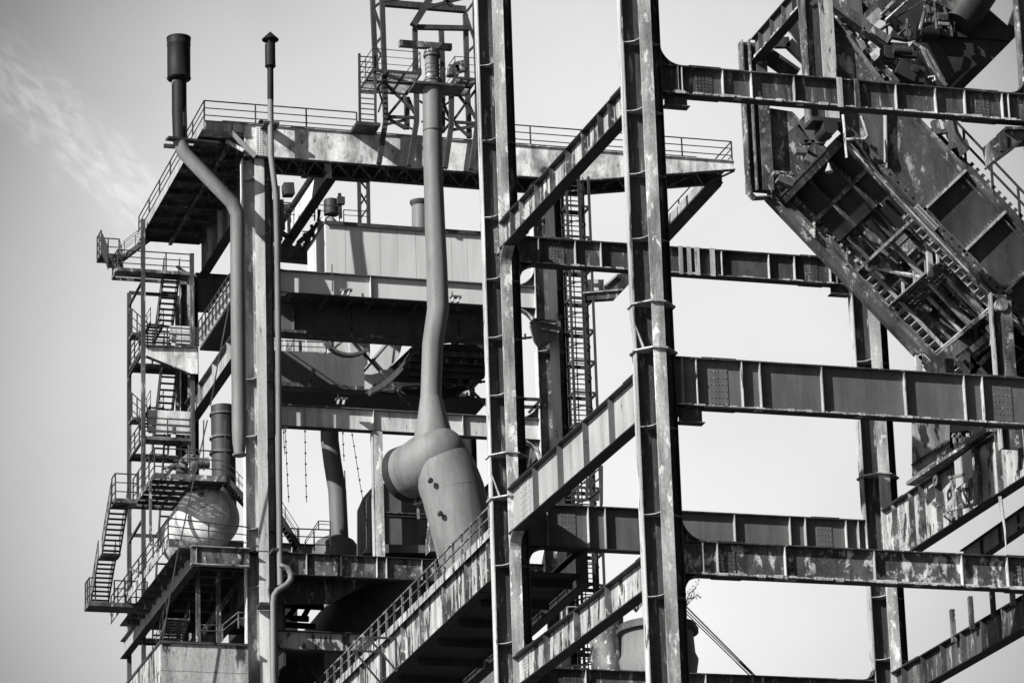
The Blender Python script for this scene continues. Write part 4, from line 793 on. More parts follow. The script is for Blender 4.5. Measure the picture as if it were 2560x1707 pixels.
# upper link stair from the top landing to the deck
lz = K('b', 120, 155, Y=yS2); lx = lz.x
ls = T('link_stair', 'small steep stair and corner landing hanging at the far left below the deck', 'stairs', lz)
b = MB(); b.box((lx, yS2-1.3, lz.z), (lx+1.5, yS2+.2, lz.z+.12)); b.build('landing_plate', M['web'], ls)
railing(ls, [(lx+1.4, yS2+.15, lz.z+.12), (lx+.05, yS2+.15, lz.z+.12), (lx+.05, yS2-1.2, lz.z+.12)], 1.5, .6, 2, .042)
p0 = K('b', 300, 195, Y=yS-.4); stair(ls, (p0.x-.3, yS+.1, zz[0]), (lx+.7, yS2-1.3, lz.z+.1), X*.9, 9, mt='rust')
railing(ls, [(p0.x-.8, yS, zz[0]), (lx+.1, yS2-1.2, lz.z+.1)], 1.3, .4, 2, .04)
stair(ls, (lx+1.5, yS2-.6, lz.z+.1), (dx0+.8, 224.4, zd), Y*.8, 10, mt='rust')
# panelled walkway from the stair tower towards the front column
xw = K('b', 858, 770, Y=220.6).x; pw = K('b', 858, 770, Y=220.6); yw0 = K('b', 1082, 482, X=xw).y
wk = T('panelled_walkway', 'walkway with bright panelled balustrade running back to the stair tower', 'walkway', (xw, 220.6, pw.z))
nP = 9
for i in range(nP):
    y0_, y1_ = yw0+(220.6-yw0)*i/nP, yw0+(220.6-yw0)*(i+1)/nP
    for k in range(3):
        b = MB(); b.box((xw-.02-.02*k, y0_+.03, pw.z+.12+k*.42), (xw+.01-.02*k, y1_-.03, pw.z+.5+k*.42)); b.build('panel', M['pale'], wk)
railing(wk, [(xw-.1, 220.6, pw.z+.1), (xw-.1, yw0, pw.z+.1)], 1.55, (220.6-yw0)/nP, 2, .042)
b = MB(); b.box((xw-.05, yw0, pw.z-.15), (xw+1.6, 220.6, pw.z)); b.build('floor_plate', M['black'], wk)
# ------------------------------------------------------------------ tank and its platforms, lower left
yt = 209.0; tc_ = K('c', 762, 580, Y=yt); rT = 1.78
tk = T('pressure_tank', 'big round-ended tank with peeling paint under the railed upper platform', 'tank', (tc_.x, yt+2, tc_.z-rT))
b = MB(); b.lathe(tc_, [(rT, 0), (rT, -.5), (rT, -4.8), (1.4, -5.4)], 40, -Y); b.build('shell', M['tank'], tk, True)
b = MB(); b.lathe(tc_, [(rT, .0)]+[(rT*math.cos(a_), .95*math.sin(a_)) for a_ in (.12, .3, .5, .7, .9, 1.1, 1.3, 1.45, 1.5707)], 40, -Y, False); b.build('dished_end', M['tank'], tk, True)
b = MB(); b.lathe(tc_, [(rT+.004, -.06), (rT+.035, -.04), (rT+.035, .02), (rT+.004, .04)], 40, -Y, False); b.build('seam', M['pale'], tk, True)
b = MB(); b.box((tc_.x-1.4, yt+.8, tc_.z-rT-.8), (tc_.x+1.4, yt+1.3, tc_.z-rT+.5)); b.box((tc_.x-1.4, yt+3.4, tc_.z-rT-.8), (tc_.x+1.4, yt+3.9, tc_.z-rT+.5)); b.build('saddle', M['rust'], tk)
yu = 206.6
pu = K('c', 440, 345, Y=yu); xu1 = K('c', 872, 350, Y=yu).x; yu1 = K('p', 395, 615, X=pu.x).y
up_ = T('upper_platform', 'railed grating platform above the round tank with valves on it', 'platform', (pu.x+2, yu, pu.z))
b = MB(); b.box((pu.x, yu, pu.z), (xu1, yu+.06, pu.z+.32)); b.box((pu.x, yu+.06, pu.z), (pu.x+.06, yu1, pu.z+.3)); b.box((xu1-.06, yu+.06, pu.z), (xu1, yu1, pu.z+.3)); b.box((pu.x+.06, yu1-.06, pu.z), (xu1-.06, yu1, pu.z+.3)); b.build('platform_frame', M['rust'], up_)
xg1 = K('c', 680, 360, Y=yu).x
b = MB(); yg = yu+.1
while yg < yu1-.1: b.box((pu.x+.06, yg, pu.z+.2), (xg1, yg+.05, pu.z+.25)); yg += .1
stuff(b.build('grating', M['brush'], up_))
b = MB(); b.box((xg1, yu+.06, pu.z+.1), (xu1-.06, yu1-.06, pu.z+.25)); b.build('floor_plate', M['web'], up_)
for i in range(1, 6): y = lerp(V((0, yu, 0)), V((0, yu1, 0)), i/6).y; b = MB(); b.box((pu.x+.06, y-.05, pu.z), (xu1-.06, y+.05, pu.z+.21)); b.build('joist', M['black'], up_)
for i in range(1, 4): xx = pu.x+(xg1-pu.x)*i/4; b = MB(); b.box((xx-.04, yu+.06, pu.z+.1), (xx+.04, yu1-.06, pu.z+.21)); b.build('long_joist', M['black'], up_)
railing(up_, [(pu.x+.05, yu1, pu.z+.3), (pu.x+.05, yu+.05, pu.z+.3), (xu1-.05, yu+.05, pu.z+.3)], 1.45, 1.75, 2, .042)
p = K('c', 420, 390, Y=yu+.6); b = MB(); b.bar((p.x, p.y, K('c', 420, 720, Y=yu+.6).z), (p.x, p.y, pu.z), .14, .14); b.build('support_post', M['rust'], up_)
p0 = K('c', 1000, 520, Y=yu+.5); stair(up_, (p0.x+.2, yu+.6, p0.z), (xu1, yu+.6, pu.z+.3), Y*.9, 11, mt='rust')
vv = T('valve_group', 'cluster of rusty valves and a bent pipe stub on the upper platform', 'valve', K('c', 650, 300, Y=yu+1.5))
def vt(pts, r, m='rust'): b = MB(); b.tube([K('c', a, c_, Y=yu+1.5) for a, c_ in pts], r, 12); b.build('pipe_stub', M[m], vv, True)
vt([(672, 305), (668, 285), (690, 265), (720, 258), (768, 256)], .33); vt([(520, 310), (545, 280), (580, 270)], .16); vt([(655, 235), (700, 228)], .2); vt([(605, 315), (608, 230)], .1); vt([(560, 240), (640, 250)], .07); vt([(640, 300), (640, 190)], .06); vt([(575, 300), (640, 310)], .15); vt([(590, 255), (625, 275)], .18, 'pale')
for x_, y_ in ((600, 285), (625, 290), (610, 250), (680, 235), (650, 195)): b = MB(); b.lathe(K('c', x_, y_, Y=yu+1.4), [(.24, 0), (.24, .07)], 12, V((.3, -.3, 1))); b.build('hand_wheel', M['rail'], vv)
b = MB(); b.prism([K('c', a, c_, Y=yu+1.8) for a, c_ in ((600, 230), (650, 190), (668, 225), (640, 245))], Y*.1); b.build('cover_plate', M['pale'], vv)
# side landing and outer stairs
yl = K('p', 440, 540, X=pu.x).y
pl = K('p', 237, 552, Y=yl)
os_ = T('outer_stair', 'long outside staircase in two flights at the far left edge', 'stairs', (pl.x, yl, pl.z-7))
b = MB(); b.box((pl.x, yl, pl.z), (pu.x, yl+1.2, pl.z+.25)); b.build('landing_frame', M['rust'], os_)
railing(os_, [(pl.x+.05, yl+1.1, pl.z+.25), (pl.x+.05, yl+.05, pl.z+.25), (pu.x, yl+.05, pl.z+.25)], 1.45, .9, 2, .042)
zbot = K('p', 180, 1440, Y=yl+5.6).z; zmid = K('p', 220, 1010, Y=yl+3.0).z
xs_ = K('p', 292, 580, Y=yl).x
stair(os_, (xs_, yl+3.0, zmid), (xs_, yl+.3, pl.z+.2), X*1.0, 10)
b = MB(); b.box((xs_-.55, yl+2.9, zmid-.12), (xs_+.55, yl+3.9, zmid)); b.build('half_landing', M['rust'], os_)
stair(os_, (xs_-.05, yl+6.2, zbot+.1), (xs_-.05, yl+3.9, zmid), X*1.0, 10)
pb = K('p', 5, 1500, Y=yl+5.6); xb1 = 42.75
b = MB(); b.box((pb.x, yl+5.6, zbot-.25), (xb1+.3, yl+7.0, zbot)); b.build('landing_frame', M['web'], os_)
railing(os_, [(pb.x+.05, yl+6.9, zbot), (pb.x+.05, yl+5.65, zbot), (pb.x+.4, yl+5.65, zbot)], 1.4, .7, 2, .042)
railing(os_, [(K('p', 235, 1420, Y=yl+5.6).x, yl+5.65, zbot), (xb1, yl+5.65, zbot)], 1.3, .6, 2, .042)
# lower platform
lp = T('lower_platform', 'lower railed platform carrying the round tank, its dark ribbed underside showing', 'platform', (44, 205, 60.2))
zl = 60.26; xl0 = 42.75; xl1 = cxC-HC-.06
girder('platform_girder', 'front girder of the lower platform, left of the pale furnace column', (xl0, 204.75, zl), (xl1, 204.75, zl), 1.05, .4, stiff=[], mw='rust', mf='pale', mb_='edge', side=1)
b = MB(); b.box((xl0-.6, 205.0, zl-.06), (xl1+1.2, 222.2, zl)); b.build('floor_plate', M['web'], lp)
for i in range(10): b = MB(); y = 206.3+i*1.6; b.box((xl0-.5, y-.05, zl-.36), (xl1+1, y+.05, zl-.065)); b.build('joist', M['web'], lp)
pe = K('p', 715, 985, Y=205.2)
b = MB(); b.box((pe.x-.08, 205.2, zl-.02), (pe.x-.01, 222.0, zl+.42)); b.build('toe_beam', M['peel'], lp)
b = MB(); b.box((pe.x, 205.05, zl+.01), (pe.x+1.0, 205.15, zl+.45)); b.build('toe_beam', M['rust'], lp)
railing(lp, [(pe.x, 222.0, zl+.4), (pe.x, 205.2, zl+.4), (xl1+.1, 205.2, zl+.1)], 1.25, 2.0, 2, .042)
for a_, b_, c_, d_ in ((420, 740, 500, 795), (305, 890, 390, 945)):
    p, q = K('c', a_, b_, X=pe.x-.5), K('c', c_, d_, X=pe.x-.05); b = MB(); b.bar(p, V((q.x, p.y-.6, p.z-.35)), .35, .12); b.build('outrigger', M['web'], lp)
# things under the lower platform
for j, x_ in enumerate((705, 827)):
    p = K('c', x_, 1310, Y=208); o = MB(); o.bar(p-Z*.5, V((p.x, p.y, zl-.2)), .22, .22); tag(o.build('steel_post', M['rust']), ('left' if j == 0 else 'right')+' one of the two thin posts under the lower platform', 'post', 'thin posts under the lower platform')
ub = T('shade_fill_wall', 'black plate standing in for shade, with beams, under the lower platform', 'wall', K('c', 760, 1050, Y=216))
b = MB(); p, q = K('c', 520, 950, Y=218), K('c', 1300, 1290, Y=218); b.box((p.x, 218, q.z), (q.x, 218.2, p.z)); b.build('back_plate', M['black'], ub)  # black sheet; shade under the platform is put into its colour
for y_ in (985, 1120): b = MB(); b.bar(K('c', 560, y_, Y=214), K('c', 1010, y_+20, Y=214), .3, .3, Y); b.build('cross_beam', M['black'], ub)
b = MB(); b.bar(K('c', 740, 1260, Y=212), K('c', 990, 900, Y=212), .3, .9, Y); b.build('diagonal_plate', M['rust'], ub)
# clad wall at the bottom left corner
cw = T('clad_building', 'rust-stained plated wall of a low building in the bottom left corner', 'building', (44, 204.8, 0))
ycw = 204.6; P0 = K('c', 487, 1345, Y=ycw); P1 = K('c', 1003, 1335, Y=ycw)
zc1 = (P0.z+P1.z)/2; zc0 = K('c', 700, 1500, Y=ycw).z
for (za, zb_0) in ((zc0+.012, zc1), (zc0-2.2, zc0-.012), (zc0-4.4, zc0-2.224)):
    xx = [P0.x, (P0.x+P1.x)/2, P1.x]
    for u, v_ in zip(xx[:-1], xx[1:]): b = MB(); b.box((u+.002, ycw, za), (v_-.002, ycw+.05, zb_0)); b.build('wall_plate', M['peel2'], cw)
yy1 = K('c', 290, 1568, X=P0.x).y
for (za, zb_0) in ((zc0+.012, zc1), (zc0-2.2, zc0-.012), (zc0-4.4, zc0-2.224)):
    for i in range(4): y0_ = ycw+.06+i*4; b = MB(); b.box((P0.x-.05, y0_, za), (P0.x, y0_+3.98, zb_0)); b.build('wall_plate', M['peel'], cw)
b = MB(); b.box((P0.x-.12, ycw-.12, zc1), (P1.x, ycw+16, zc1+.14)); b.build('roof_plate', M['rail'], cw)
b = MB(); b.box((P0.x, ycw+.1, 0), (P1.x, ycw+16, zc1-.05)); b.build('core_walls', M['black'], cw)
rw = T('roof_walkway_railing', 'cranked railing on the roof of the low plated building', 'railing', K('c', 850, 1310, Y=206))
railing(rw, [K('c', 710, 1318, Y=206), K('c', 850, 1318, Y=206), K('c', 945, 1240, Y=206), K('c', 1000, 1248, Y=206)], .9, 1.2, 1, .04, 'rust')
ls2 = T('lower_stair', 'short dark stair seen above the roof of the plated building', 'stairs', K('c', 570, 1310, Y=212))
stair(ls2, K('c', 545, 1310, Y=213), K('c', 585, 1180, Y=211), X*1.3, 8, mt='rust')
# ------------------------------------------------------------------ tanks, twigs and guy wires at the bottom centre
yk = 192.0
k1 = T('rusted_tank', 'tall rusted tank behind the lowest slanting girder', 'tank', K('j', 690, 1500, Y=yk))
p, q = K('j', 700, 1500, Y=yk+1), K('j', 700, 1150, Y=yk+1); r_ = K('j', 800, 1300, Y=yk+1).x-K('j', 695, 1300, Y=yk+1).x
b = MB(); b.lathe(V((p.x, p.y, p.z-6)), [(r_, 0), (r_, 6+q.z-p.z), (r_*.9, 6.3+q.z-p.z)], 28); b.build('shell', M['rust'], k1, True)
k2 = T('funnel_tank', 'funnel-shaped grey tank with a bolted rim behind the middle column foot', 'tank', K('j', 1030, 1490, Y=yk-1.5))
c1_ = K('j', 1028, 1490, Y=yk-1.5); R_ = K('j', 1272, 1230, Y=yk-1.5).x-K('j', 1028, 1230, Y=yk-1.5).x; H_ = K('j', 1028, 1225, Y=yk-1.5).z-c1_.z
b = MB(); b.lathe(c1_-Z*5, [(R_*.75, 0), (R_*.92, 4.6), (R_*1.0, 5.0+H_*.25), (R_*.93, 5.0+H_*.4), (R_*.9, 5+H_*.85), (R_*.92, 5+H_)], 36); b.build('shell', M['pipe'], k2, True)
b = MB(); b.lathe(c1_+Z*H_, [(R_*.92, -.22), (R_*1.03, -.2), (R_*1.03, .0), (R_*.98, .03), (R_*.98, .22), (R_*.85, .26)], 36); b.build('rim', M['web'], k2, True)
def bush(label, c, x_, y_, y, n, s):
    o = T('twig_bush', label, 'bush', K(c, x_, y_, Y=y)); tw_ = MB(); lf = MB(); root = K(c, x_, y_, Y=y)
    for i in range(n):
        a_ = random.uniform(0, 6.28); d = V((math.cos(a_)*.5, math.sin(a_)*.5, random.uniform(.5, 1.1))).normalized(); L_ = s*random.uniform(.5, 1.15)
        mid = root+d*L_*.5+V((random.uniform(-.1, .1), 0, .05)); tip = root+d*L_+V((random.uniform(-.2, .2), 0, -.05))
        tw_.tube([root, mid, tip], [.022, .014, .006], 4)
        for k in range(9):
            p = lerp(mid, tip, k/8)+V([random.uniform(-.12, .12) for _ in range(3)]); a1 = V([random.uniform(-1, 1) for _ in range(3)]).normalized()*.075; a2 = a1.orthogonal()*.6
            lf.add([p-a1, p+a2, p+a1, p-a2], [(0, 1, 2, 3)])
    tw_.build('twigs', M['rail'], o); stuff(lf.build('leaves', M['rust'], o))
bush('small twiggy bush sprouting beside the middle column foot', 'j', 1195, 1080, yk-3, 12, 1.7)
bush('little bush growing on the rusted tank under the lowest slanting girder', 'j', 880, 1110, yk, 16, 1.5)
for j, (a, c_) in enumerate((((1190, 1060), (1640, 1512)), ((1190, 1085), (1630, 1515)), ((1190, 1105), (1600, 1505)))):
    p, q = K('j', *a, Y=188), K('j', *c_, Y=176); b = MB(); b.tube([p+(p-q)*.35, p, q, q+(q-p)*.5], .035 if j else .05, 5)
    tag(b.build('guy_wire', M['rail']), ('topmost and thickest', 'middle', 'lowest')[j]+' of the three guy wires slanting right under the lowest knee', 'cable', 'guy wires slanting from the tank')
# mesh ladders and rails glimpsed between the slanting girders
gl = T('hooped_ladder', 'pale hooped ladder behind the lower slanting girders at centre', 'ladder', K('j', 430, 1050, Y=198))
for a in ((395, 890, 400, 1180), (425, 870, 435, 1170), (440, 870, 462, 1005)): b = MB(); b.tube([K('j', a[0], a[1], Y=198), K('j', a[2], a[3], Y=198)], .05, 6); b.build('cage_bar', M['pale'], gl)
for y_ in (900, 1085): b = MB(); b.tube([K('j', x_, y_+d_, Y=198) for x_, d_ in ((390, 20), (410, 2), (440, -8), (480, -10), (520, 0))], .05, 6); b.build('cage_hoop', M['pale'], gl)
st4 = ipost('steel_post', 'pale post behind the lower slanting girders, left of the hooped ladder', K('j', 310, 1100, Y=200).x, 200, 40, 50.3, .7, .7, 'flange', 'pale')
sl_ = T('slatted_stair', 'bright slatted stair glimpsed in the gap right of the left column', 'stairs', K('j', 240, 1080, Y=203))
for i in range(7): b = MB(); b.bar(K('j', 215+i*14, 1070-i*6, Y=203), K('j', 255+i*10, 1130-i*10, Y=203), .1, .12); b.build('slat', M['pale'], sl_)
hr = T('handrail', 'pale bent handrail just above the lowest back girder', 'railing', K('j', 480, 1455, Y=182))
b = MB(); b.tube([K('j', 400, 1458, Y=182), K('j', 560, 1450, Y=182), K('j', 580, 1410, Y=182), K('j', 597, 1330, Y=182)], .05, 6); b.build('rail', M['pale'], hr)
cr_ = T('corner_railing', 'dark railing corner standing on the middle back girder, left of the middle column', 'railing', K('j', 600, 410, Y=180))
for a in ((655, 165, 655, 415), (565, 250, 560, 380)): b = MB(); b.bar(K('j', a[0], a[1], Y=180), K('j', a[2], a[3], Y=180), .13, .13); b.build('post', M['rail'], cr_)
for a in ((440, 365, 655, 170), (550, 320, 655, 237), (560, 385, 650, 310), (430, 385, 555, 390), (470, 340, 480, 390)): b = MB(); b.bar(K('j', a[0], a[1], Y=180), K('j', a[2], a[3], Y=180), .08, .08); b.build('rail', M['rail'], cr_)
b = MB(); b.prism([K('j', a, c_, Y=180) for a, c_ in ((575, 380), (640, 320), (640, 390), (580, 395))], Y*.03); b.build('gusset', M['rail'], cr_)

sp_ = T('side_platform', 'small dark platform jutting right past the tall caged ladder', 'platform', K('i', 560, 480, Y=204))
b = MB(); b.prism([K('i', a, c_, Y=204) for a, c_ in ((500, 360), (625, 360), (625, 425), (500, 435))], Y*.06); b.build('end_plate', M['white'], sp_)
za_ = K('i', 640, 400, Y=204).z; xa_, xb_ = K('i', 495, 430, Y=204).x, K('i', 790, 330, Y=204).x
b = MB(); b.prism([K('i', a, c_, Y=203.6) for a, c_ in ((625, 405), (700, 335), (795, 325), (795, 370), (690, 480), (500, 492), (500, 440), (625, 430))], Y*.5); b.build('floor_plate', M['web'], sp_)
b = MB(); b.bar(K('i', 500, 440, Y=203.3), K('i', 740, 420, Y=203.3), .08, .1, Y); b.bar(K('i', 625, 405, Y=203.3), K('i', 700, 335, Y=203.3), .1, .16, Y); b.build('edge_angle', M['edge'], sp_)
br_ = T('gutter_bracket', 'dark funnel-shaped bracket on the streaked furnace column below its upper knee', 'bracket', K('i', 270, 650, Y=204.5))
b = MB(); b.prism([K('i', a, c_, Y=204.4) for a, c_ in ((190, 625), (240, 610), (350, 625), (355, 675), (300, 740), (240, 755), (215, 720))], Y*.9); b.build('funnel', M['panel'], br_)
b = MB(); b.bar(K('i', 240, 615, Y=203.8), K('i', 352, 630, Y=203.8), .1, .14, Y); b.bar(K('i', 190, 612, Y=204.2), K('i', 245, 600, Y=204.2), .8, .1, Z); b.bar(K('i', 245, 655, Y=203.8), K('i', 355, 675, Y=203.8), .1, .1, Y); b.build('rim', M['rust'], br_)
tr_ = T('tie_railing', 'small tie bars between the left tall column and the streaked furnace column', 'railing', K('i', 190, 1100, Y=203))
for a in ((130, 1078, 245, 1082), (130, 1125, 240, 1128), (175, 1160, 240, 1090)): b = MB(); b.bar(K('i', a[0], a[1], Y=203), K('i', a[2], a[3], Y=203), .16, .16, Y); b.build('tie_bar', M['rail'], tr_)
# ------------------------------------------------------------------ slanted bridge (skip hoist) at the right
Yn, Yf = 156.0, 163.6
def n_(c, x, y): return K(c, x, y, Y=Yn)
def f_(c, x, y): return K(c, x, y, Y=Yf)
br = T('skip_bridge', 'huge dark slanted bridge descending to the right across the upper right', 'bridge', n_('k', 800, 870))
AX = V((math.cos(math.radians(46.3)), 0, -math.sin(math.radians(46.3)))); PN = V((-AX.z, 0, AX.x))
def along(p, t, o=0.0, y=None): q = V(p)+AX*t+PN*o; return V((q.x, y if y is not None else q.y, q.z))
NB = n_('k', 800, 880); FB = V((NB.x, Yf, NB.z-.1))        # a point on each lower chord
DEP = 3.35
# near web: upper plate by the post, then panels down the slope
top0 = n_('n', 755, 150); bot0 = n_('n', 790, 960)
tn = (n_('n', 1200, 640)-NB).dot(AX)
A1 = along(NB, tn, DEP); 
b = MB(); b.prism([top0, n_('n', 780, 190), A1, along(NB, 5.0, DEP), along(NB, 5.0, .1), along(NB, .1, .1), n_('n', 800, 960), V((top0.x, Yn, bot0.z))], Y*.05); b.build('near_web_plate', M['brushdark'], br)
for t0, t1_ in ((5.02, 7.6), (7.62, 10.2), (10.22, 12.8), (12.82, 15.4), (15.42, 18), (18.02, 22)):
    for o0, o1 in ((.1, DEP*.5), (DEP*.5+.02, DEP)):
        b = MB(); b.prism([along(NB, t0, o0, Yn+.1), along(NB, t1_, o0, Yn+.1), along(NB, t1_, o1, Yn+.1), along(NB, t0, o1, Yn+.1)], Y*.05); b.build('near_web_panel', M['panel2'], br)
b = MB(); b.bar(top0+PN*.1, along(NB, tn, DEP+.02), .45, .12, PN); b.bar(along(NB, tn, DEP), along(NB, 24, DEP), .45, .14, PN); b.build('upper_chord', M['rust'], br)
b = MB(); rivets(b, [lerp(top0+PN*.16, along(NB, tn, DEP+.08), (i+.5)/26)+Y*(-.12+.12*(i % 2)) for i in range(26)], PN, .04); stuff(b.build('rivets', M['rail'], br))
b = MB(); b.bar(n_('n', 800, 960)-Y*.0, along(NB, 24, 0), .5, .34, PN); b.build('lower_chord', M['chord'], br)
b = MB(); b.bar(along(NB, 4.6, .19), along(NB, 6.0, .19), .54, .06, PN); b.bar(along(NB, 4.6, 0, Yn-.27), along(NB, 6.0, 0, Yn-.27), .03, .34, PN); b.build('chord_splice', M['pale'], br)
b = MB(); rivets(b, [along(NB, 4.7+i*.13, o, Yn-.29) for i in range(10) for o in (-.1, .08)], -Y, .04); stuff(b.build('rivets', M['rail'], br))
for t in (5.0, 7.6, 10.2, 12.8, 15.4): b = MB(); b.bar(along(NB, t, .18, Yn-.1), along(NB, t, DEP-.07, Yn-.1), .3, .12, AX); b.build('web_rib', M['edge'], br)
p, q = n_('n', 1205, 800), n_('n', 1212, 1390); b = MB(); b.bar(p-Y*.15, q-Y*.15, .3, .06, X); b.build('web_rib', M['pale'], br)
# far web, seen from inside through the open underside
fa = f_('n', 240, 880)
b = MB(); b.prism([fa, along(FB, (fa-FB).dot(AX)+1.0, DEP), along(FB, 24, DEP), along(FB, 24, 0), f_('l', 290, 110), f_('n', 240, 1540)], Y*.05); b.build('far_web_plate', M['rust'], br)
b = MB(); p = f_('l', 290, 105); q = f_('l', 1210, 1065); b.bar(p, q, .4, .34, PN); b.build('lower_chord', M['chord'], br)
for t in (3.2, 6.0, 8.6, 11): b = MB(); b.bar(along(FB, t, .2, Yf-.12), along(FB, t, DEP-.1, Yf-.12), .24, .1, AX); b.build('web_rib', M['rust'], br)
p, q = f_('l', 558, 105), f_('l', 560, 360); b = MB(); b.bar(p-Y*.15, q-Y*.15, .3, .06, X); b.build('web_rib', M['pale'], br)
b = MB(); rivets(b, [lerp(p, q, (i+.5)/12)-Y*.33 for i in range(12)], -Y, .05); stuff(b.build('rivets', M['rail'], br))
b = MB(); p, q = f_('l', 760, 350), f_('l', 760, 520); b.bar(p-Y*.1, q-Y*.1, .22, .05, X); q2 = f_('l', 680, 345); b.tube([q2-Y*.1, p-Y*.1, f_('l', 850, 355)-Y*.1, f_('l', 940, 385)-Y*.1], .04, 5); b.build('web_rib', M['rust'], br)
# top cover plates and soffit plate between the webs
for t0, t1_ in ((1.5, 5), (5.02, 8.5), (8.52, 12), (12.02, 15.5), (15.52, 20)):
    b = MB(); m_ = [along(NB, t0, DEP-.12, 0), along(NB, t1_, DEP-.12, 0), along(NB, t1_, DEP-.06, 0), along(NB, t0, DEP-.06, 0)]
    b.prism([V((p.x, (Yn+Yf)/2, p.z)) for p in m_], Y*(Yf-Yn-.3)); b.build('cover_plate', M['web'], br)
def soff(t0, t1_, o, m, name='soffit_plate', y0=Yn+.3, y1=Yf-.3):
    b = MB(); m_ = [along(NB, t0, o, 0), along(NB, t1_, o, 0), along(NB, t1_, o+.05, 0), along(NB, t0, o+.05, 0)]; b.prism([V((p.x, (y0+y1)/2, p.z)) for p in m_], Y*(y1-y0)); b.build(name, M[m], br)
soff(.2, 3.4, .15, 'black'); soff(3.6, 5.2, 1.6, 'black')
def cross(t, o, w_, h_, m, name='cross_beam', y0=Yn-.1, y1=Yf+.1):
    b = MB(); b.bar(along(NB, t, o, y0), along(NB, t, o, y1), w_, h_, PN); b.build(name, M[m], br)
cross(-.05, -.1, .08, .75, 'panel'); cross(.15, -.42, .45, .06, 'web'); cross(.15, .25, .45, .06, 'web')
cross(1.9, .05, .2, .18, 'rust', y0=Yn+.3, y1=Yf-.3)
for y in (Yn+2.4, Yn+5.0): b = MB(); b.bar(along(NB, .2, .02, y), along(NB, 3.4, .02, y), .16, .16, PN); b.build('long_rib', M['web'], br)
tb = (n_('l', 1150, 250)-NB).dot(AX); cross(tb, 0, .12, .42, 'edge'); cross(tb+.5, .1, .08, .3, 'web'); 
b = MB(); rivets(b, [along(NB, tb+.02, -.2+.1*(i % 3), Yn+1+.14*i) for i in range(14)], -AX, .05); stuff(b.build('rivets', M['pale'], br))
tc2 = (n_('l', 1640, 775)-NB).dot(AX)
cross(tc2, .3, .16, 1.0, 'edge'); cross(tc2+.9, .1, .3, .3, 'rust'); cross(tc2+1.2, .4, .2, .6, 'web')
# lit inner bay and framing between the cross beams
soff(tb+1.2, tc2-3.4, 2.3, 'panel', 'inner_plate'); soff(tc2-3.2, tc2-.2, 2.6, 'rust', 'inner_plate')
for y, m in ((Yn+2.2, 'rust'), (Yn+3.9, 'edge'), (Yn+5.4, 'rust')): b = MB(); b.bar(along(NB, tb+.1, .2, y), along(NB, tc2-3.3 if y > Yn+5 else tc2, .2, y), .16, .2, PN); b.build('long_rib', M[m], br)
b = MB(); b.bar(along(NB, tb+.2, .1, Yn+6.8), along(NB, tb+2.2, .1, Yn+4), .14, .14, PN); b.build('brace', M['edge'], br)
# hung walkway across
tw0 = (K('l', 1260, 545, Y=Yn+1.6)-NB).dot(AX)
b = MB(); b.bar(along(NB, tw0, -.15, Yn+1.5), along(NB, tw0, -.15, Yf-.3), .06, .45, PN); b.build('walkway_toe_board', M['pale'], br)
b = MB(); pz = along(NB, tw0, -.3, 0)
for i in range(5): b.box((pz.x+.05+i*.26, Yn+1.2, pz.z-.05), (pz.x+.2+i*.26, Yf-.4, pz.z)); 
for i in range(18): b.box((pz.x+.05, Yn+1.3+i*.34, pz.z-.045), (pz.x+1.3, Yn+1.42+i*.34, pz.z-.005))
stuff(b.build('walkway_grating', M['web'], br))
railing(br, [(pz.x+.1, Yf-.5, pz.z), (pz.x+.1, Yn+1.4, pz.z)], .8, 1.4, 0, .06, 'edge')
p = K('l', 1262, 470, Y=Yn+2); b = MB(); b.box((p.x-.12, Yn+1.9, p.z-.9), (p.x+.12, Yn+2.1, p.z+1.0)); b.build('support_plate', M['pale'], br)
# step ladders along both lower chords
def steps(t0, t1_, y0, y1, o, sp=.42):
    b = MB(); yy = y1; b.bar(along(NB, t0, o, yy), along(NB, t1_, o, yy), .09, .16, PN); b.build('step_stringer', M['edge'], br)
    n = int((t1_-t0)/sp); first = None
    for i in range(n):
        c = along(NB, t0+(i+.5)*sp, o, (y0+y1)/2)
        if first is None: b = MB(); b.obox(c, X*.14, Y*(abs(y1-y0)/2), Z*.025); first = b.build('tread', M['pale'], br); c0 = c
        else: dup(first, c-c0, br)
ts0 = (n_('l', 1130, 190)-NB).dot(AX); steps(ts0, tc2, Yn+.25, Yn+1.0, -.05)
tf0 = (f_('l', 840, 640)-FB).dot(AX); steps(tf0, tf0+8.7, Yf-.25, Yf-1.0, -.1)
# outer stair on top of the near web
t0 = (n_('k', 1590, 1075)-NB).dot(AX)
for y in (Yn+.25, Yn+1.15): b = MB(); b.bar(along(NB, t0-2.2, DEP+.34, y), along(NB, t0+11, DEP+.34, y), .06, .42, PN); b.build('stair_stringer', M['web'], br)
first = None
for i in range(24):
    c = along(NB, t0-2+i*.42, DEP+.34, Yn+.7)
    if first is None: b = MB(); b.obox(c, AX*.1, Y*.43, PN*.16); first = b.build('tread', M['web'], br); c0 = c
    else: dup(first, c-c0, br)
for o in (1.6, 1.15): b = MB(); b.tube([along(NB, t0-2.2, DEP+o, Yn+.25), along(NB, t0+11, DEP+o, Yn+.25)], .06, 6); b.build('handrail', M['rail'], br)
for i in range(6): c = along(NB, t0+.2+i*1.8, DEP+.3, Yn+.25); b = MB(); b.bar(c, c+Z*1.9, .1, .1); b.build('rail_post', M['rail'], br)
b = MB(); b.tube([n_('k', 1500, 800), n_('k', 1520, 880), n_('k', 1560, 950), n_('k', 1600, 1000)], .32, 8); b.build('bent_bar', M['web'], br, True)
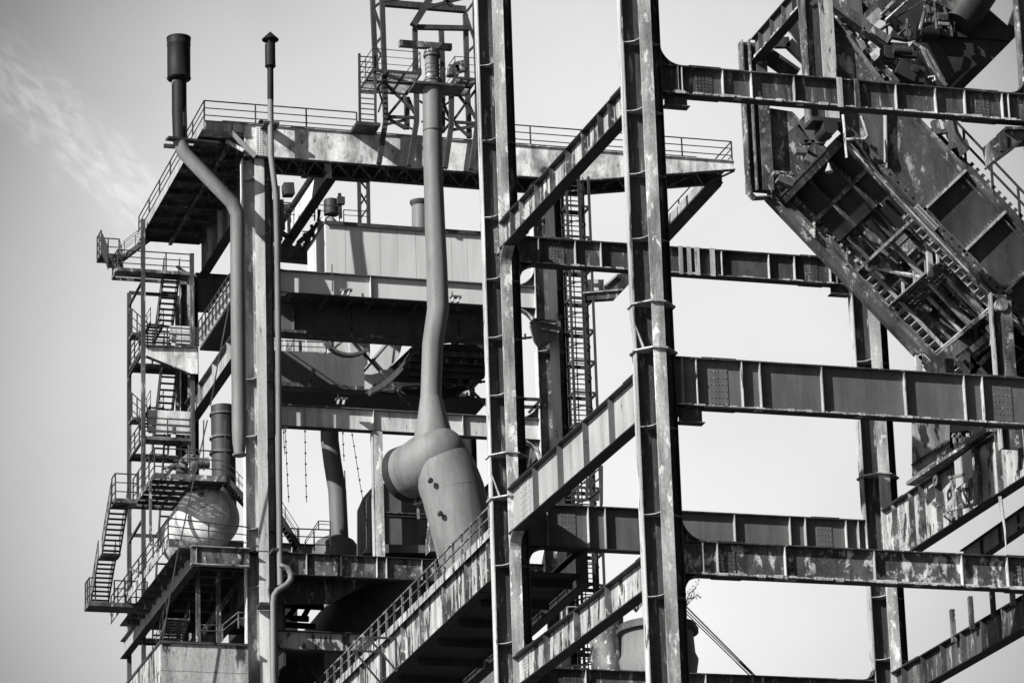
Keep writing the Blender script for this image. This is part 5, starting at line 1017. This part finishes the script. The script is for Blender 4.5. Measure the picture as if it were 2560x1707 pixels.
b = MB(); b.bar(n_('k', 1420, 870), n_('k', 1540, 845), .2, .25, Y); b.bar(n_('k', 1400, 790), n_('k', 1425, 880), .3, .3, Y); b.bar(n_('k', 1500, 960), n_('k', 1610, 940), .3, .4, Y); b.build('outrigger', M['web'], br)
# portal posts and top girder carrying the upper end
xf_ = f_('n', 150, 700).x; zf0 = f_('n', 180, 1560).z-.4; zf1 = f_('n', 110, 350).z
po = T('portal_post', 'dark portal post with a rounded foot at the top of the slanted bridge, far side', 'post', (xf_, Yf, zf0), 'portal posts of the slanted bridge')
b = MB(); b.box((xf_-.62, Yf-.3, zf0+.3), (xf_-.56, Yf+.3, zf1)); b.box((xf_+.5, Yf-.3, zf0+.3), (xf_+.56, Yf+.3, zf1)); b.build('flange', M['rust'], po)
b = MB(); b.box((xf_-.55, Yf-.02, zf0+.3), (xf_+.5, Yf+.02, zf1)); b.build('web', M['web'], po)
b = MB(); b.box((xf_-.02, Yf-.5, zf0+.3), (xf_+.52, Yf-.44, zf1)); b.box((xf_-.3, Yf-.44, zf0+.3), (xf_-.24, Yf-.03, zf1)); b.build('front_flange', M['rust'], po)
b = MB(); b.strip([V((xf_-.64, Yf-.2, zf0+.5)), V((xf_-.6, Yf-.2, zf0+.1)), V((xf_-.4, Yf-.2, zf0-.1)), V((xf_+.4, Yf-.2, zf0))], .06, Y*.5); b.build('rounded_foot', M['rust'], po)
xn_ = n_('n', 675, 300).x; zn0 = n_('n', 740, 1000).z; zn1 = n_('n', 680, -80).z
po2 = T('portal_post', 'pale streaked portal post at the top of the slanted bridge, near side', 'post', (xn_, Yn, zn0), 'portal posts of the slanted bridge')
b = MB(); b.box((xn_-.72, Yn-.2, zn0), (xn_-.64, Yn+.5, zn1)); b.build('side_flange', M['rust'], po2)
b = MB(); b.box((xn_-.64, Yn-.02, zn0), (xn_+.5, Yn+.03, zn1)); b.build('web', M['web'], po2)
b = MB(); b.box((xn_-.1, Yn-.55, zn0), (xn_+.56, Yn-.49, zn1)); b.build('front_flange', M['edge'], po2)
b = MB(); b.box((xn_+.2, Yn-.488, zn0), (xn_+.26, Yn-.03, zn1)); b.build('rib', M['rust'], po2)
b = MB(); b.lathe(V((xn_+.05, Yn-.7, zn0-.45)), [(.36, 0), (.36, 1.2)], 14, Y); b.box((xn_-.75, Yn-.6, zn0-.2), (xn_+.6, Yn+.6, zn0-.005)); b.build('bearing', M['black'], po2, True)
zpt, zpb = f_('n', 78, 352).z, f_('n', 112, 530).z
girder('portal_girder', 'girder slanting up between the two portal posts at the top of the bridge', (xf_+.0, Yf-.5, zpt), (xf_+.0, Yn+.6, zpt), zpt-zpb, .5, stiff=[1.0, 2.6, 4.2, 5.6], mw='panel', ms='web', mf='black', side=1, crust=1)
ud = T('upper_bracing', 'dark diagonal bars behind the portal girder at the top of the bridge', 'bracing', f_('n', 400, 500))
for pts, w_ in (((220, 430, 490, 620), .75), ((440, 170, 620, 400), .7), ((310, 352, 430, 352), .5), ((425, 350, 640, 560), .5), ((520, 130, 600, 130), .25)):
    b = MB(); b.bar(f_('n', pts[0], pts[1]), f_('n', pts[2], pts[3]), .3, w_, Y.cross(f_('n', pts[2], pts[3])-f_('n', pts[0], pts[1])).normalized()); b.build('bar', M['web'], ud)
# ------------------------------------------------------------------ upper inclined beams and machine house
ub_ = T('hoist_beams', 'dark sloping hoist beams above the slanted bridge at the top right', 'beam', n_('n', 900, 200))
def sb(c, x0_, y0_, x1_, y1_, y, w_, h_, m, name='sloping_beam', root=None):
    p, q = K(c, x0_, y0_, Y=y), K(c, x1_, y1_, Y=y); d = (q-p).normalized(); b = MB(); b.bar(p, q, w_, h_, Y.cross(d).normalized()); return b.build(name, M[m], root or ub_)
sb('n', 720, -20, 1240, 370, 157.2, .5, .5, 'web'); sb('n', 690, -60, 1240, 345, 157.6, .6, .2, 'rust'); sb('n', 1040, -30, 1430, 310, 158.0, .4, .32, 'rust'); sb('n', 1080, -20, 1440, 330, 158.4, .3, .12, 'edge')
sb('n', 1020, -30, 1020, 330, 159.5, .4, .8, 'black', 'upright'); sb('n', 950, 0, 980, 330, 159.3, .4, .75, 'panel', 'upright'); sb('n', 850, 130, 1060, 400, 158, .3, .35, 'rust'); sb('n', 1040, 180, 1260, -40, 158, .5, .5, 'web', 'cross_beam'); sb('n', 1080, 190, 1180, 100, 157.7, .3, .45, 'edge', 'cross_beam')
sb('n', 1100, 250, 1240, 340, 157, .4, .4, 'rust'); sb('n', 750, 30, 790, 130, 160, .2, .5, 'pale', 'upright'); sb('n', 1040, 430, 1210, 680, 157, .3, .25, 'web'); sb('n', 1130, 500, 1310, 690, 156.8, .3, .35, 'rust'); sb('n', 1000, 320, 1050, 230, 157, .1, .1, 'edge'); sb('n', 1060, 430, 1120, 380, 156.6, .4, .3, 'rust'); sb('n', 1110, 490, 1140, 455, 156.5, .2, .2, 'edge')
mh = T('machine_house', 'black machine house with a railed platform hanging over the bridge, top right', 'machine house', K('n', 1800, 300, Y=161))
def pr(pts, y, th, m, name): b = MB(); b.prism([K('n', a, c_, Y=y) for a, c_ in pts], Y*th); return b.build(name, M[m], mh)
pr([(1180, 150), (1330, -60), (2110, -60), (2050, 80), (2230, 240), (2235, 330), (1900, 320), (1560, 300), (1400, 340), (1250, 310), (1300, 200)], 164.0, .3, 'black', 'back_wall')
b = MB(); q0 = [K('n', a, c_, Y=157.5) for a, c_ in ((1440, 348), (1570, 250), (2235, 340))]
b.prism([K('n', a, c_, Y=160.5) for a, c_ in ((1440, 355), (1575, 268), (2238, 345), (1925, 660), (1840, 650), (1740, 715), (1700, 690))], Y*3.5); b.build('hopper_bottom', M['black'], mh)
pr([(1560, 232), (1765, 262), (1765, 305), (1560, 268)], 158.5, .2, 'rust', 'platform_edge'); pr([(1470, 330), (1560, 232), (1565, 268), (1480, 352)], 158.4, .2, 'web', 'platform_edge')
pr([(1765, 262), (2230, 225), (2236, 340), (1765, 305)], 158.7, .2, 'black', 'side_plate'); pr([(2040, 80), (2235, 240), (2230, 300), (1800, 290), (1790, 240)], 158.9, .2, 'black', 'side_plate')
b = MB(); b.tube([K('n', 2000, -150, Y=158.2), K('n', 1900, 60, Y=158.2), K('n', 1810, 200, Y=158.2)], [1.1, .9, .75], 18); b.build('chute_pipe', M['black'], mh, True)
for a in ((1560, -20, 1800, 95, .5), (1800, 95, 1830, -10, .4)): b = MB(); b.bar(K('n', a[0], a[1], Y=158), K('n', a[2], a[3], Y=158), .4, a[4], Y); b.build('frame_beam', M['rust'], mh)
rp = K('n', 1260, 330, Y=158.2)
railing(mh, [K('n', 1240, 340, Y=158.2), K('n', 1545, 150, Y=158.2)], 1.4, 1.6, 1, .045, 'rust'); railing(mh, [K('n', 1560, 240, Y=158.2), K('n', 1790, 262, Y=158.2)], 1.3, .9, 1, .035)
for x_ in (1560, 1600, 1660, 1730): b = MB(); b.bar(K('n', x_, 30, Y=158.8), K('n', x_+8, 240, Y=158.8), .14, .3, Y); b.build('upright', M['rust'], mh)
b = MB(); b.lathe(K('n', 1500, 260, Y=158.6), [(.5, 0), (.5, .8), (.3, .9)], 14, X); b.build('motor', M['black'], mh, True)
b = MB(); b.bar(K('n', 2240, 230, Y=160), K('n', 2310, 30, Y=160), .3, .25, Y); b.bar(K('n', 2230, 270, Y=160), K('n', 2352, 190, Y=160), .3, .2, Y); b.build('stay', M['black'], mh)
wm = T('winch_machine', 'greasy winch machinery sitting on the bridge just above the topmost girder', 'machinery', K('n', 1330, 500, Y=157))
def wb(x0_, y0_, x1_, y1_, r, m, y=157): b = MB(); b.bar(K('n', x0_, y0_, Y=y), K('n', x1_, y1_, Y=y), r*1.6, r*1.5, Y.cross(K('n', x1_, y1_, Y=y)-K('n', x0_, y0_, Y=y)).normalized()); b.build('machine_part', M['web' if m in ('edge', 'rust') else 'black'], wm)
for a in ((1195, 440, 1270, 450, .42, 'web'), (1170, 480, 1460, 555, .22, 'rust'), (1260, 410, 1440, 420, .22, 'edge'), (1280, 440, 1470, 450, .2, 'web'), (1480, 430, 1490, 560, .12, 'rust'), (1470, 560, 1475, 690, .4, 'web'), (1250, 370, 1400, 380, .14, 'web'), (1240, 520, 1300, 570, .1, 'rust'), (1400, 660, 1460, 640, .2, 'rust'), (1300, 560, 1450, 640, .5, 'black')): wb(*a)
b = MB(); b.lathe(K('n', 1468, 555, Y=156.5), [(.08, 0), (.2, .02), (.2, .3)], 14, Y); b.build('pulley', M['black'], wm, True); b = MB(); b.lathe(K('n', 1285, 415, Y=156.6), [(.15, 0), (.15, .9)], 12, X); b.build('shaft', M['black'], wm, True)
for a in (((1440, 350), (1520, 400), (1600, 560), (1720, 700)), ((1470, 370), (1560, 420), (1640, 560), (1700, 660))): b = MB(); b.tube([K('n', x_, y_, Y=157) for x_, y_ in a], .1, 6); b.build('guide_rail', M['rust'], wm)
b = MB(); b.tube([K('n', x_, y_, Y=156.5) for x_, y_ in ((1570, 632), (1620, 628), (1628, 655), (1605, 660))], .05, 5); b.build('hook', M['edge'], wm)
# bits hanging below the topmost girder
bp = pipe('bent_pipe', 'thin pale pipe bent into a U under the topmost girder', [K('n', x_, y_, Y=155.2) for x_, y_ in ((875, 940), (888, 1060), (890, 1140), (1050, 1140), (1075, 1110), (1025, 950))], .075, 'edge', 8)
b = MB(); b.tube([K('n', 890, 1140, Y=155.1), K('n', 905, 1290, Y=155.1)], .06, 6); b.build('drop_rod', M['edge'], bp)
hn = T('horn', 'small pale horn hanging under the slanted bridge platform', 'horn', K('n', 760, 1400, Y=158)); b = MB(); b.lathe(K('n', 762, 1405, Y=158), [(.2, 0), (.18, .06), (.06, .35), (.06, .6)], 14); b.build('bell', M['edge'], hn, True)
bs = T('buffer_stop', 'steel ledges and bracket plates beside the portal post foot', 'bracket', K('n', 600, 1250, Y=159))
for a in ((300, 1418, 470, 1430, .12, 'rust'), (480, 1235, 570, 1240, .2, 'rust'), (545, 1165, 720, 1172, .1, 'rust'), (470, 1050, 560, 1180, .4, 'web'), (520, 1000, 650, 1150, .5, 'panel'), (560, 1290, 640, 1330, .25, 'rust'), (340, 1450, 460, 1500, .35, 'rust'), (600, 1200, 700, 1270, .4, 'web'), (540, 975, 590, 920, .07, 'rail'), (700, 1120, 760, 1100, .3, 'rust')):
    b = MB(); b.bar(K('n', a[0], a[1], Y=160), K('n', a[2], a[3], Y=160), .4, a[4]*1.3, Y.cross(K('n', a[2], a[3], Y=160)-K('n', a[0], a[1], Y=160)).normalized()); b.build('ledge', M[a[5]], bs)
kb = T('knee_bracket', 'rusty boxed bracket jutting left at the right edge under the topmost girder', 'bracket', K('n', 2200, 1200, Y=151.5))
b = MB(); b.prism([K('n', a, c_, Y=151.2) for a, c_ in ((2040, 1185), (2170, 1082), (2420, 1080), (2420, 1165), (2290, 1180), (2075, 1345))], Y*.9); b.build('box', M['rust'], kb)
b = MB(); b.bar(K('n', 2165, 1080, Y=151), K('n', 2430, 1085, Y=151), 1.1, .12, Z); b.bar(K('n', 2070, 1350, Y=151), K('n', 2290, 1185, Y=151), 1.1, .1, Z); b.bar(K('n', 2180, 1100, Y=150.7), K('n', 2185, 1240, Y=150.7), .1, .35, X); b.build('flange', M['web'], kb)
# ------------------------------------------------------------------ lower end of the bridge
lpst = T('bridge_post', 'worn pale post holding up the lower end of the slanted bridge', 'post', K('l', 1690, 1190, Y=155))
x_ = K('l', 1690, 900, Y=155).x; zt_ = K('l', 1690, 690, Y=155).z
b = MB(); zq = b2+.3; b.box((x_-.42, 154.8, zq), (x_-.36, 155.2, zt_)); b.build('side_flange', M['edge'], lpst); b = MB(); b.box((x_-.35, 154.98, zq), (x_+.42, 155.02, zt_)); b.build('web', M['web'], lpst); b = MB(); b.box((x_-.05, 154.6, zq), (x_+.45, 154.66, zt_-.4)); b.build('front_flange', M['rust'], lpst)
b = MB(); b.lathe(K('l', 1700, 750, Y=154.5), [(.3, 0), (.3, .3)], 14, Y); b.build('pin', M['rust'], lpst, True)
ltu = T('lower_truss', 'shaded truss bars under the lower end of the slanted bridge', 'truss', K('l', 1400, 1150, Y=160))
def lt(x0_, y0_, x1_, y1_, w_, m, y=159): p, q = K('l', x0_, y0_, Y=y), K('l', x1_, y1_, Y=y); b = MB(); b.bar(p, q, .2, w_, Y.cross(q-p).normalized()); b.build('bar', M[m], ltu)
for a in ((1195, 1060, 1200, 1200, .3, 'edge', 163), (1200, 1060, 1290, 1140, .3, 'edge', 163), (1430, 1090, 1500, 1170, .25, 'edge'), (1480, 1050, 1600, 1180, .22, 'edge'), (1510, 1170, 1660, 1010, .2, 'rust'), (1660, 800, 1640, 1000, .2, 'rust', 156), (1610, 880, 1680, 960, .2, 'rust', 156), (1380, 1080, 1390, 1200, .4, 'web'), (1250, 1150, 1640, 850, .55, 'web', 161), (1520, 1060, 1530, 1180, .3, 'web'), (1290, 1180, 1420, 1090, .3, 'rust', 162)): lt(*a)
dw = T('shade_fill_plates', 'black plate standing in for deep shade, with hanging wires, at the right edge below the bridge', 'plate', K('l', 1790, 1000, Y=162))
b = MB(); b.prism([K('l', a, c_, Y=162) for a, c_ in ((1560, 1080), (1660, 960), (1740, 700), (1900, 780), (1900, 1300), (1560, 1300))], Y*.3); b.build('plate', M['black'], dw)  # black fill sheet: the shade below the bridge is its colour
for a in (((1700, 1040), (1790, 1100), (1840, 1050)), ((1745, 760), (1755, 1200)), ((1640, 1090), (1720, 1020))): b = MB(); b.tube([K('l', x_, y_, Y=157) for x_, y_ in a], .05, 5); b.build('wire', M['rail'], dw)
b = MB(); b.bar(K('l', 1730, 690, Y=157), K('l', 1850, 610, Y=157), .4, .5, Y); b.build('chute_lip', M['edge'], dw)
# ------------------------------------------------------------------ chute and bits on the peeling girder at the right
ch = T('chute_box', 'peeling box plate standing on the slanting peeling girder at right', 'box', K('m', 940, 400, Y=164))
p, q = K('m', 848, 100, Y=165), K('m', 1045, 300, Y=165)
b = MB(); b.prism([K('m', a, c_, Y=165) for a, c_ in ((843, 90), (1048, 60), (1050, 285), (845, 445))], Y*.1); b.build('plate', M['peel'], ch)
b = MB(); b.prism([K('m', a, c_, Y=165.6) for a, c_ in ((1050, 60), (1300, 60), (1300, 150), (1050, 280))], Y*.1); b.build('shade_black_plate', M['black'], ch)  # black neighbour of the peeling plate, with shade put into its colour
b = MB(); b.bar(K('m', 842, 360, Y=164.9), K('m', 1045, 222, Y=164.9), .1, .12, Y); b.build('batten', M['web'], ch)
b = MB(); b.bar(K('m', 835, 465, Y=165), K('m', 1290, 165, Y=158), .5, .16); b.bar(K('m', 850, 440, Y=165), K('m', 1280, 148, Y=158), .1, .3); b.build('lip', M['rust'], ch)
for i in range(6): p = lerp(K('m', 1000, 330, Y=162.6), K('m', 1240, 170, Y=158.8), i/5); b = MB(); b.box(p-V((.12, .12, .1)), p+V((.12, .12, .25))); b.build('clip', M['edge'], ch)
for a in ((1065, 200, 1120, 205), (1075, 185, 1080, 240), (1105, 180, 1110, 240), (1150, 185, 1160, 230)): b = MB(); b.bar(K('m', a[0], a[1], Y=164), K('m', a[2], a[3], Y=164), .12, .12); b.build('clip', M['edge'], ch)
xg = cxR2-.3
lb = T('loose_bars', 'loose bars and a plate with a round hole on the peeling right-hand girder', 'bars', K('m', 1050, 620, X=xg))
def gx(a, c_): return K('m', a, c_, X=xg)
for a in ((970, 570, 1085, 660, .16), (1050, 612, 1205, 577, .14), (1068, 440, 1142, 580, .1), (1205, 390, 1208, 580, .18), (1060, 430, 1150, 412, .12)): b = MB(); b.bar(gx(a[0], a[1])-X*.1, gx(a[2], a[3])-X*.1, a[4], a[4], X); b.build('bar', M['rust'], lb)
c0 = gx(1000, 447)-X*.25
b = MB(); ring_ = [c0+Y*.12*math.cos(.5236*i)+Z*.12*math.sin(.5236*i) for i in range(12)]; sq = []
for i in range(12):
    d = V((0, math.cos(.5236*i), math.sin(.5236*i))); k = .26/max(abs(d.y), abs(d.z)); sq.append(c0+d*k)
for i in range(12): j = (i+1) % 12; b.prism([ring_[i], ring_[j], sq[j], sq[i]], X*.04)
b.build('holed_plate', M['rust'], lb)
b = MB(); p, q = gx(1090, 340), gx(1190, 425); b.box((xg-.12, q.y, q.z), (xg-.06, p.y, p.z)); b.build('pale_plate', M['pale'], lb)
girder('frame_girder', 'pale ribbed girder half hidden below the peeling right-hand girder', (cxR2+3.4, yA-1, (t2+T2)/2-2.1), (cxR2+3.4, yN, (t2+T2)/2-2.1), 1.0, .4, stiff=[2.4, 4.6, 6.8, 9, 11.2, 13.4], mw='pale', ms='rust', mf='black', side=1, group=GY)
b = MB(); p = K('m', 1330, 535, Y=156); b.tube([p, K('m', 1358, 715, Y=156), K('m', 1366, 850, Y=156)], [.1, .05, .02], 6); tag(b.build('dangling_wire', M['edge']), 'pale torn wire dangling from the peeling right-hand girder', 'wire')
for j, (x_, y0_, y1_) in enumerate(((1075, 1160, 1305), (1175, 1088, 1232), (1295, 1062, 1165), (1402, 1070, 1100))):
    yy_ = K('m', x_, y1_, X=cxR2).y; p = K('m', x_, y1_+12, X=cxR2); q = V((p.x, p.y, K('m', x_, y0_, Y=p.y).z))
    b = MB(); b.bar(p-Z*.2, q, .2, .2, Y); tag(b.build('steel_post', M['rust']), ('lowest', 'second lowest', 'third lowest', 'topmost')[j]+' of the short posts on the dark corner girder', 'post', 'short posts on the dark corner girder')

# denser steelwork on the bridge: conduits, teeth, clips, angle ribs and pipe runs
rnd = random.Random(5)
for o, y, r, m in ((-.28, Yn-.2, .05, 'edge'), (.42, Yn-.16, .045, 'rust'), (DEP-.35, Yn-.1, .05, 'web'), (.3, Yn+.5, .06, 'rust')):
    b = MB(); b.tube([along(NB, .6, o, y), along(NB, 22, o, y)], r, 6); b.build('conduit', M[m], br)
b = MB(); b.bar(along(NB, .4, -.22, Yn-.05), along(NB, 22, -.22, Yn-.05), .62, .04, PN); b.bar(along(FB, -1, -.22, Yf), along(FB, 12.8, -.22, Yf), .55, .04, PN); b.build('chord_plate', M['rust'], br)
first = None
for i in range(40):
    c = along(NB, .8+i*.5, .235, Yn-.18)
    if first is None: b = MB(); b.obox(c, AX*.07, Y*.07, PN*.06); first = b.build('clip', M['edge'], br); c0 = c
    else: dup(first, c-c0, br)
first = None
for i in range(26):
    c = along(FB, -.5+i*.5, .235, Yf-.15)
    if first is None: b = MB(); b.obox(c, AX*.07, Y*.07, PN*.07); first = b.build('clip', M['edge'], br); c0 = c
    else: dup(first, c-c0, br)
b = MB()
for i in range(46): b.obox(along(NB, 5+i*.36, DEP+.62, Yn+.25), AX*.09, Y*.05, PN*.1)
stuff(b.build('teeth', M['web'], br))
b = MB()
for t in (5.0, 7.6, 10.2, 12.8):
    rivets(b, [along(NB, t+.12*s_, .35+i*.22, Yn+.02 if t == 5.0 and s_ < 0 else Yn+.06) for s_ in (-1, 1) for i in range(13)], -Y, .04)
stuff(b.build('rivets', M['rust'], br))
for i in range(14):
    t = rnd.uniform(tb+.6, tc2-.6); y = rnd.uniform(Yn+1, Yf-1.2); o = rnd.uniform(.3, 1.9); L_ = rnd.uniform(.8, 2.6); k = rnd.randrange(3)
    p = along(NB, t, o, y); q = p+(AX*min(L_, tc2-t+.4) if k == 0 else Y*min(L_, Yf-y-.3) if k == 1 else PN*L_*.6)
    b = MB(); b.bar(p, q, rnd.uniform(.07, .16), rnd.uniform(.1, .22)); b.build('inner_bar', M[rnd.choice(('web', 'rust', 'rust', 'chord'))], br)
for i in range(7): b = MB(); y = Yn+1+i*.95; b.bar(along(NB, 3.5, .3+.1*(i % 2), y), along(NB, tb, .3+.1*(i % 2), y), .1, .16, PN); b.build('inner_bar', M['web' if i % 2 else 'chord'], br)
for i in range(5): b = MB(); y = Yn+1.4+i*1.2; b.bar(along(NB, tw0+.9, .25, y), along(NB, tc2, .25, y), .08, .14, PN); b.build('inner_bar', M['edge' if i % 2 else 'rust'], br)
# dark pipe runs, hangers and small fittings round the machine house
for (x0_, y0_, x1_, y1_, r_, m) in ((1180, 130, 1300, 20, .1, 'rust'), (1220, 170, 1420, -10, .07, 'edge'), (1320, 290, 1420, 210, .06, 'rust'), (1400, 160, 1390, 300, .07, 'rust'), (1100, 300, 1250, 200, .08, 'web'), (980, 250, 1020, 330, .06, 'edge'), (860, 210, 930, 195, .05, 'edge'), (900, 120, 1000, 200, .09, 'rust'), (1640, 140, 1720, 145, .22, 'rust'), (1650, 195, 1735, 200, .1, 'pale'), (1320, 440, 1480, 500, .07, 'edge'), (1240, 540, 1330, 585, .08, 'rust'), (1480, 440, 1500, 650, .05, 'edge'), (1550, 560, 1560, 620, .05, 'edge'), (1180, 560, 1300, 670, .08, 'web'), (1540, 100, 1500, 250, .08, 'rust'), (1620, 20, 1640, 240, .06, 'rust'), (1700, 60, 1760, 250, .07, 'web')):
    b = MB(); b.tube([K('n', x0_, y0_, Y=157.6), K('n', x1_, y1_, Y=157.6)], r_, 6); b.build('pipe_run', M[m], wm if y0_ > 290 else mh)
b = MB()
for i in range(22):
    t = -7.0+i*.42; b.obox(along(NB, t, DEP+.2, Yn+.1), AX*.1, Y*.2, PN*.12)
stuff(b.build('teeth', M['web'], br))
